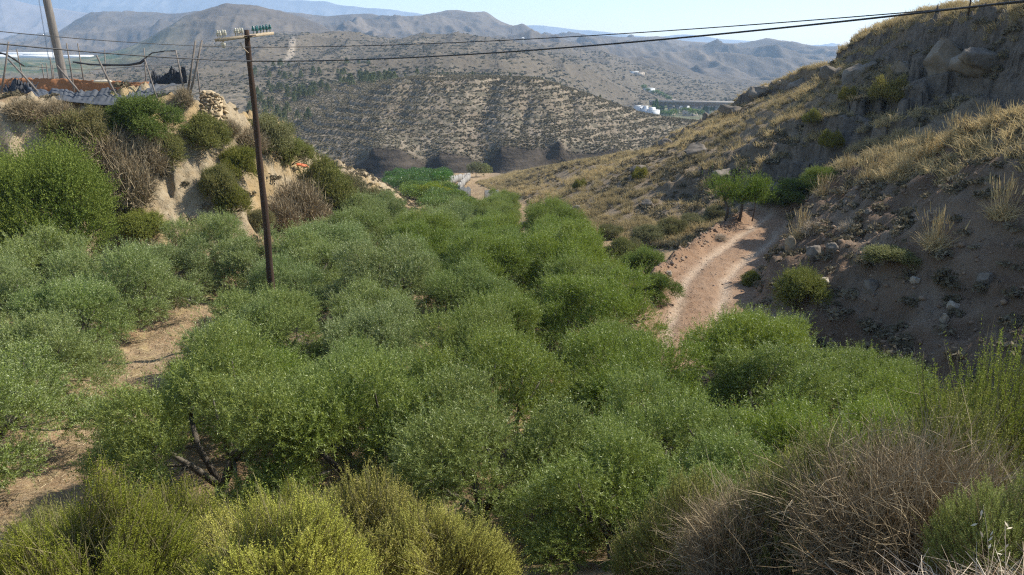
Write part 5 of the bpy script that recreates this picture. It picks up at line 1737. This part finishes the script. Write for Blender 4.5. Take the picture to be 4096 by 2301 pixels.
bv = np.concatenate([back_t, back_b, deep_t, deep_b])
q_ = []
for i in range(7): q_ += [(i, i + 1, 9 + i, 8 + i), (16 + i, 17 + i, i + 1, i)]
mb.add(bv, q_)
v_ = np.concatenate(mb.v); mb.v = [v_ - c_]
tag(obj("stone_wall", mb.mesh("stone_wall"), stem_mat("wall_stone", (0.20, 0.14, 0.075), (0.42, 0.33, 0.205), 0.95), None, tuple(c_)), "dry stone retaining wall of ochre rubble at the terrace corner", "wall")

# fallen limb under the olive beside the aisle
x, y = at(175, 302, 24, 36)
mb = MB(); mb.tube([(-0.95, 0.15, 0.45), (-0.2, 0, 0.28), (0.5, -0.05, 0.12), (1.0, -0.2, 0.02)], [0.03, 0.045, 0.05, 0.05], 8); mb.tube([(-0.2, 0, 0.28), (-0.7, -0.2, 0.2)], [0.025, 0.012], 6)
tag(obj("fallen_branch", mb.mesh("fallen_branch", True), plain_mat("bleached_wood", (0.40, 0.36, 0.30), 0.8), None, (x, y, gz(x, y))), "pale fallen branch on the shaded soil at the far end of the aisle", "branch")

# white net fence in the far plots
WNET = plain_mat("white_net", (0.50, 0.48, 0.44), 0.8, 0.2, 0.2)
_t = WNET.node_tree; _b = next(n for n in _t.nodes if n.type == 'BSDF_PRINCIPLED'); _tr = _t.nodes.new("ShaderNodeBsdfTranslucent"); _tr.inputs["Color"].default_value = (0.55, 0.53, 0.49, 1)
_m = _t.nodes.new("ShaderNodeMixShader"); _m.inputs[0].default_value = 0.5
_o = next(n for n in _t.nodes if n.type == 'OUTPUT_MATERIAL')
_t.links.new(_b.outputs[0], _m.inputs[1]); _t.links.new(_tr.outputs[0], _m.inputs[2]); _t.links.new(_m.outputs[0], _o.inputs["Surface"])


def net_fence(pts, label, h=1.5):
    w = []
    for u, v, a, b in pts:
        x, y = at(u, v, a, b); w.append((x, y))
    w = np.array(w)
    d = np.concatenate([[0], np.cumsum(np.hypot(*np.diff(w, axis=0).T))])
    s = np.linspace(0, d[-1], max(12, int(d[-1] / 0.5)))
    x = np.interp(s, d, w[:, 0]); y = np.interp(s, d, w[:, 1]); z = gzs(x, y)
    c = np.array([x.mean(), y.mean(), z.mean()])
    root = tag(empty("net_fence", tuple(c)), label, "fence", "white net fences")
    hh = h + 0.12 * np.sin(s * 1.9) + 0.08 * vnoise(s * 2, s * 0, 7)
    wv = 0.12 * vnoise(s * 1.3, s * 0, 9)
    bot = np.stack([x, y, z - 0.05], 1) - c; top = np.stack([x + wv, y + wv, z + hh], 1) - c; mid = (top + bot) / 2 + np.stack([wv * 1.5, -wv, wv * 0], 1)
    n = len(s)
    v = np.concatenate([bot, mid, top]); i = np.arange(n - 1)
    q = np.concatenate([np.stack([i, i + 1, n + i + 1, n + i], 1), np.stack([n + i, n + i + 1, 2 * n + i + 1, 2 * n + i], 1)])
    o = obj("netting", new_mesh("netting", v, q, True), WNET, root); o.modifiers.new("thickness", 'SOLIDIFY').thickness = 0.02
    for k in range(0, n, 6):
        mb = MB(); mb.tube([bot[k] + [0.04, 0, -0.2], top[k] + [0.04, 0, 0.1]], 0.04, 6); obj("post", mb.mesh("post"), STAKE_WOOD, root)


net_fence([(448, 186, 100, 180), (457, 182, 100, 190), (468, 180, 100, 190)], "far straight stretch of white net fence at the orchard end", 1.5)
net_fence([(470, 180, 95, 185), (463, 189, 80, 160), (458, 194, 75, 150), (461, 198, 70, 140), (471, 200, 70, 130)], "curved stretch of white net fence bending down towards the grove", 1.6)
net_fence([(484, 201, 66, 125), (492, 201, 66, 125), (499, 202, 66, 120)], "short stretch of white net fence at the hillside foot", 1.3)

# ------------------------------------------------------------------ far valley: viaduct, houses, masts
CONC = plain_mat("viaduct_concrete", (0.30, 0.27, 0.235), 0.85, 0.2, 0.15, 0.2)
WHITE = plain_mat("whitewash", (0.74, 0.73, 0.70), 0.8, 0.2, 0.06, 0.3)
CREAM = plain_mat("cream_render", (0.52, 0.43, 0.33), 0.85, 0.2, 0.1, 0.3)
DARKW = plain_mat("dark_opening", (0.03, 0.032, 0.036), 0.3, 0.5)
TILE = plain_mat("roof_tile", (0.36, 0.20, 0.12), 0.85, 0.2, 0.2, 1.0)
VY = 640.0
vd = tag(empty("viaduct", P(700, 112, VY)), "long concrete road viaduct on square piers across the far valley", "viaduct")
vo = np.array(P(700, 112, VY))
us = np.linspace(650, 790, 28)
line = np.array([P(u, 101.2 + 0.5 * ((u - 690) / 60) ** 2 + 0.012 * (u - 650), VY + 25 * ((u - 690) / 60) ** 2) for u in us]) - vo
mb = MB()
prof = np.array([(-5, 0.6), (-5, -0.3), (-3.2, -0.8), (-2.6, -3.0), (2.6, -3.0), (3.2, -0.8), (5, -0.3), (5, 0.6), (4.6, 0.6), (4.6, 0), (-4.6, 0), (-4.6, 0.6)])
v = np.concatenate([np.stack([np.full(len(prof), p[0]), p[1] + prof[:, 0], p[2] + prof[:, 1]], 1) for p in line])
m_ = len(prof)
mb.add(v, [(i * m_ + j, (i + 1) * m_ + j, (i + 1) * m_ + (j + 1) % m_, i * m_ + (j + 1) % m_) for i in range(len(line) - 1) for j in range(m_)])
obj("deck", mb.mesh("deck"), CONC, vd)
for u in (655, 662.5, 670, 677.5, 685, 692.5, 700, 708, 716, 724.5, 733, 742):
    p = np.array([np.interp(u, us, line[:, k]) for k in range(3)])
    zb = float(landz(p[0] + vo[0], p[1] + vo[1])) - vo[2] - 2
    mb = MB(); mb.box((p[0], p[1], (p[2] - 3 + zb) / 2), (2.2, 5.0, max(1.0, p[2] - 3 - zb))); mb.box((p[0], p[1], p[2] - 3.3), (3.0, 6.0, 0.9))
    obj("pier", mb.mesh("pier"), CONC, vd)


def house(u, v, Y, w, d, h, wall, label, storeys=1, roof=None, rz=0.0, extra=()):
    x, _, z = P(u, v, Y)
    z = float(landz(x, Y))
    root = tag(empty("house", (x, Y, z), rz, 0.72), label, "house", "houses in the far valley")
    mb = MB(); mb.box((0, 0, h / 2 - 1), (w, d, h + 2))
    for (ex, ey, ew, ed, eh) in extra: mb.box((ex, ey, eh / 2 - 1), (ew, ed, eh + 2))
    obj("wall", mb.mesh("wall"), wall, root)
    mb = MB()
    if roof:
        mb.add([(-w / 2 - .3, -d / 2 - .3, h), (w / 2 + .3, -d / 2 - .3, h), (w / 2 + .3, d / 2 + .3, h), (-w / 2 - .3, d / 2 + .3, h), (-w / 2 - .3, 0, h + d * .22), (w / 2 + .3, 0, h + d * .22)],
               [(0, 1, 5, 4), (2, 3, 4, 5), (0, 3, 2, 1)], [(0, 4, 3), (1, 2, 5)])
        obj("roof", mb.mesh("roof"), roof, root)
    else:
        for sx, sy, ww, dd in ((0, -d / 2 + .1, w, .2), (0, d / 2 - .1, w, .2), (-w / 2 + .1, 0, .2, d - .4), (w / 2 - .1, 0, .2, d - .4)):
            mb.box((sx, sy, h + .25), (ww - 0.01, dd, .5))
        obj("parapet", mb.mesh("parapet"), wall, root)
    nwin = max(2, int(w / 3.5))
    for s_ in range(storeys):
        for k in range(nwin):
            xx = -w / 2 + w * (k + .5) / nwin
            door = s_ == 0 and k == nwin // 2
            mb = MB(); mb.box((xx, -d / 2 - 0.02, (1.1 if door else h / storeys * (s_ + .55))), (1.1, 0.12, 2.2 if door else 1.2))
            obj("door" if door else "window", mb.mesh("opening"), DARKW, root)


house(639.5, 117, 560, 9, 8, 7, WHITE, "tall white house at the left end of the valley hamlet", 2, None, 0.5, ((5.5, 1, 5, 6, 4.5),))
house(645.5, 117, 555, 8, 8, 5, WHITE, "white stepped house in the middle of the valley hamlet", 1, None, -0.2, ((0, 2.5, 4, 3, 8),))
house(653, 118, 550, 10, 8, 5.5, WHITE, "whitest low house, nearest in the valley hamlet", 1, None, 0.15, ((-1, 1, 5, 5, 8),))
house(667, 113, 600, 16, 8, 4, CREAM, "long beige shed in front of the viaduct piers", 1, None, 0.05)
house(690, 115, 590, 14, 8, 4.5, CREAM, "pale shed with a flat roof under the viaduct", 1, None, -0.05)
house(684, 108.5, 700, 10, 9, 7, WHITE, "white house behind the viaduct piers", 2, TILE, 0.1)
house(671, 108, 705, 9, 9, 6, CREAM, "beige house behind the left piers of the viaduct", 2, TILE, -0.1)
house(697, 110, 690, 9, 8, 5, CREAM, "house with a tiled roof behind the middle piers", 1, TILE, 0.2)
house(720, 116, 600, 17, 8, 3.5, CREAM, "long grey roofed shed at the right end under the viaduct", 1, None, 0.0)
house(634, 79, 1000, 14, 8, 5, WHITE, "ruined white farm on the slope above the viaduct, upper one", 1, None, 0.2)
house(639, 82, 985, 16, 8, 5, CREAM, "pale ruin on the slope above the viaduct, lower one", 1, None, 0.1)
house(649, 89.5, 880, 16, 9, 5, WHITE, "white farmhouse beside the green garden above the viaduct", 1, None, 0.1)
house(671, 90.5, 870, 14, 9, 4, CREAM, "low pale house at the right of the green garden", 1, None, 0.0)
cyp = (new_mesh("crown", *leaf_quads(*(lambda t_, a_, r_: (np.stack([0.9 * np.sin(np.pi * np.clip(t_, .03, .97)) ** .6 * np.cos(a_) * r_, 0.9 * np.sin(np.pi * np.clip(t_, .03, .97)) ** .6 * np.sin(a_) * r_, 0.5 + 8 * t_], 1), unit(np.stack([np.cos(a_) * .4, np.sin(a_) * .4, np.ones(500)], 1))))(np.random.default_rng(5).random(500), np.random.default_rng(6).uniform(0, 6.28, 500), np.random.default_rng(7).uniform(.5, 1, 500)), np.full(500, 1.0), np.full(500, .4), np.random.default_rng(8))),
       (lambda m: (m.tube([(0, 0, -1), (0, 0, 4)], [.2, .1], 6), m.mesh("trunk"))[1])(MB()))
for u, v, Y, s, lab in ((653, 113, 585, 1.1, "dark cypress beside the white hamlet, left one"), (656, 113, 588, 1.3, "dark cypress beside the white hamlet, taller right one")):
    x, _, z = P(u, v, Y)
    two_part("cypress", lab, "tree", "cypresses", cyp, (CITRUS, BARK), (x, Y, float(landz(x, Y))), 0.0, s)
gsp = [(P(u, 110, Y)[0], Y) for u, Y in ((663, 575), (666, 578), (670, 572), (674, 577), (684, 610), (688, 612), (705, 640), (712, 645), (718, 660), (725, 655), (660, 640), (735, 640), (700, 560), (693, 575),
                                         (643, 865), (647, 860), (652, 868), (656, 862), (660, 866), (664, 870), (668, 862))]
far_set("garden_tree", "round green garden tree around the far valley hamlet", "tree", "garden trees in the far valley", [(round_tree(841 + i, 3.0, 4.6, 700, 0.6), (VINE if i else CITRUS, BARK)) for i in range(2)], gsp, 0.8, 1.3, lambda a, b: float(landz(a, b)))

# radio masts far to the left, water tower and power pylon on the far slope
for u, v, Y, h, lab in ((45.5, 40, 1450, 105, "tall thin radio mast far left, the taller of two"), (50.5, 40, 1470, 62, "thin radio mast far left, the shorter of two")):
    x, _, z = P(u, v, Y); z = float(landz(x, Y))
    r_ = tag(empty("radio_mast", (x, Y, z)), lab, "mast", "radio masts")
    mb = MB()
    for a_ in (0, 2.09, 4.19): mb.tube([(0.7 * math.cos(a_), 0.7 * math.sin(a_), -2), (0.7 * math.cos(a_), 0.7 * math.sin(a_), h)], 0.22, 4)
    for k in range(int(h / 3)):
        a_ = k * 2.09
        mb.tube([(0.7 * math.cos(a_), 0.7 * math.sin(a_), k * 3), (0.7 * math.cos(a_ + 2.09), 0.7 * math.sin(a_ + 2.09), k * 3 + 3)], 0.12, 4)
    obj("lattice", mb.mesh("lattice"), IRON, r_)
x, _, z = P(522.5, 45, 940); z = float(landz(x, 940))
mb = MB(); mb.lathe([(0, -2), (1.8, -2), (1.8, 8), (2.1, 8.2), (2.1, 8.8), (0, 9.4)], (0, 0, 0), 16)
tag(obj("water_tank", mb.mesh("water_tank", False), WHITE, None, (x, 940, z)), "small white water tower on the far plateau below the flat topped peak", "water tank")
x, _, z = P(496.5, 72, 520); z = float(landz(x, 520))
py_ = tag(empty("power_pylon", (x, 520, z)), "slim power pylon on the slope behind the middle hill", "pylon")
mb = MB()
for sx, sy in ((-1, -1), (-1, 1), (1, -1), (1, 1)): mb.tube([(sx * 1.1, sy * 1.1, -0.5), (sx * 0.2, sy * 0.2, 14)], 0.1, 4)
for k in range(7):
    w0, w1 = 1.1 - .9 * k * 2 / 14, 1.1 - .9 * (k * 2 + 2) / 14
    for sy in (-1, 1): mb.tube([(-w0, sy * w0, k * 2), (w1, sy * w1, k * 2 + 2)], 0.06, 4); mb.tube([(w0, sy * w0, k * 2), (-w1, sy * w1, k * 2 + 2)], 0.06, 4)
obj("lattice", mb.mesh("lattice"), GREY_WOOD, py_)
mb = MB(); mb.box((0, 0, 13.2), (4.2, .2, .2)); mb.box((0, 0, 11.4), (3.4, .2, .2)); obj("crossarm", mb.mesh("crossarm"), GREY_WOOD, py_)
for u0, u1, v, Y, lab in ((-20, 40, 50, 1560, "longest white greenhouse in the left valley"), (42, 78, 50.5, 1540, "white greenhouse right of the longest one, behind the grey pole"),
                          (10, 70, 47, 1700, "pale greenhouse behind the longest one in the left valley"), (80, 108, 49, 1600, "small white greenhouse at the right end of the row")):
    x0 = (u0 - 512) / FPX * Y; x1 = (u1 - 512) / FPX * Y
    z = max(float(landz(q, Y)) for q in np.linspace(x0, x1, 8)); w = x1 - x0
    r_ = tag(empty("greenhouse", ((x0 + x1) / 2, Y, z)), lab, "greenhouse", "greenhouses in the left valley")
    mb = MB(); mb.box((0, 0, 1), (w, 24, 5)); obj("wall", mb.mesh("wall"), WHITE, r_)
    mb = MB()
    for k in range(3):
        ya = -12 + 8 * k
        mb.add([(-w / 2 - .2, ya, 3.55), (w / 2 + .2, ya, 3.55), (w / 2 + .2, ya + 8, 3.55), (-w / 2 - .2, ya + 8, 3.55), (-w / 2 - .2, ya + 4, 5.4), (w / 2 + .2, ya + 4, 5.4)], [(0, 1, 5, 4), (2, 3, 4, 5)], [(0, 4, 3), (1, 2, 5)])
    obj("roof", mb.mesh("roof"), plain_mat("greenhouse_plastic", (0.66, 0.66, 0.64), 0.5), r_)

# wild oat stalks in the near corner
OAT = stem_mat("oat_husk", (0.48, 0.39, 0.25), (0.66, 0.57, 0.41))
for x, y, h, lab in ((2.05, 2.75, 0.34, "dry wild oat stalk with pale husks in the bottom right corner"), (2.2, 3.1, 0.42, "taller dry wild oat stalk at the right edge"), (1.85, 2.55, 0.28, "bent wild oat stalk at the very bottom right"), (2.42, 3.4, 0.45, "wild oat stalk reaching up beside the half dead bush")):
    rs = np.random.default_rng(int(x * 1000))
    p = stems(np.array([[0, 0, 0.0]]), unit(np.array([[rs.uniform(-.4, .1), rs.uniform(-.3, .1), 1.0]])), np.array([h]), 6, 0.35, rs)
    v, f = strips(p, 0.004, rs, 0.6)
    n = 7
    bp = p[0, rs.integers(3, 6, n)] + rs.normal(0, 0.03, (n, 3))
    lv, lf = leaf_quads(bp, unit(rs.normal(size=(n, 3)) * 0.5 + np.array([0, 0, -0.7])), np.full(n, 0.034), np.full(n, 0.011), rs)
    root = tag(empty("oat_stalk", (x, y, gz(x, y))), lab, "oat stalk", "wild oats")
    obj("stalk", new_mesh("stalk", v, f), OAT, root)
    for k in range(n): obj("husk", new_mesh("husk", lv[4 * k:4 * k + 4], np.array([[0, 1, 2, 3]])), OAT, root)

# ------------------------------------------------------------------ labels of the olive trees, by what stands next to them
MARKS = [
    ("the wooden utility pole", -8.3, 26.0), ("the near end of the bare aisle", -11.6, 16.5), ("the middle of the bare aisle", -12.6, 23.0), ("the far end of the bare aisle", -12.8, 30.5),
    ("the near end of the dirt track", 7.5, 28.0), ("the round whitish boulder on the track rim", 7.0, 36.5), ("the shaded cut bank", 10.8, 18.5), ("the yellow brooms at the bottom", -1.5, 9.0),
    ("the green brooms at the bottom left", -6.5, 11.0), ("the half dead bushes at the bottom right", 4.5, 9.5), ("the bare gap at the bottom centre", 0.3, 12.5), ("the foot of the pale left bank", -11.5, 40.0),
    ("the round bush on bare soil in the far grove", -4.2, 54.0), ("the boulder group at the hillside foot", 3.2, 58.0), ("the far edge of the grove", -3.0, 80.0), ("the huge feathery bush at the left edge", -20.5, 35.0),
    ("the left edge of the view", -17.5, 25.0), ("the centre of the grove", -0.5, 27.0), ("the end of the left bank", -10.0, 62.0), ("the middle of the far grove", -2.5, 42.0)]
ORD = ["closest to", "second closest to", "third closest to", "fourth closest to", "fifth closest to", "sixth closest to", "seventh closest to", "eighth closest to", "ninth closest to", "tenth closest to", "eleventh closest to", "twelfth closest to", "thirteenth closest to"]
near_ = {}
for e, x, y, grey in olive_list:
    k = min(range(len(MARKS)), key=lambda i: math.hypot(x - MARKS[i][1], (y - MARKS[i][2]) * 0.8))
    near_.setdefault(k, []).append((math.hypot(x - MARKS[k][1], y - MARKS[k][2]), e, grey))
for k, l_ in near_.items():
    for j, (_, e, grey) in enumerate(sorted(l_, key=lambda q: q[0])):
        tag(e, "%s olive tree %s %s" % ("silvery" if grey else "green", ORD[min(j, 12)], MARKS[k][0]), "tree", "olive trees of the grove")
# ------------------------------------------------------------------ haze
hb = MB()
hb.box((0, 3600, 160), (12000, 7600, 640))
hz = obj("haze", hb.mesh("haze"))
ht = NT("haze_air")
ht.t.nodes.remove(ht.out); ht.out = ht.n("ShaderNodeOutputMaterial")
pv = ht.n("ShaderNodeVolumePrincipled")
pv.inputs["Color"].default_value = (0.50, 0.72, 1.0, 1.0)
pv.inputs["Density"].default_value = 0.00015
pv.inputs["Anisotropy"].default_value = 0.2
ht.l(pv.outputs[0], ht.out.inputs["Volume"])
hz.data.materials.append(ht.m)
tag(hz, "thin bluish haze over the valley", kind="stuff")
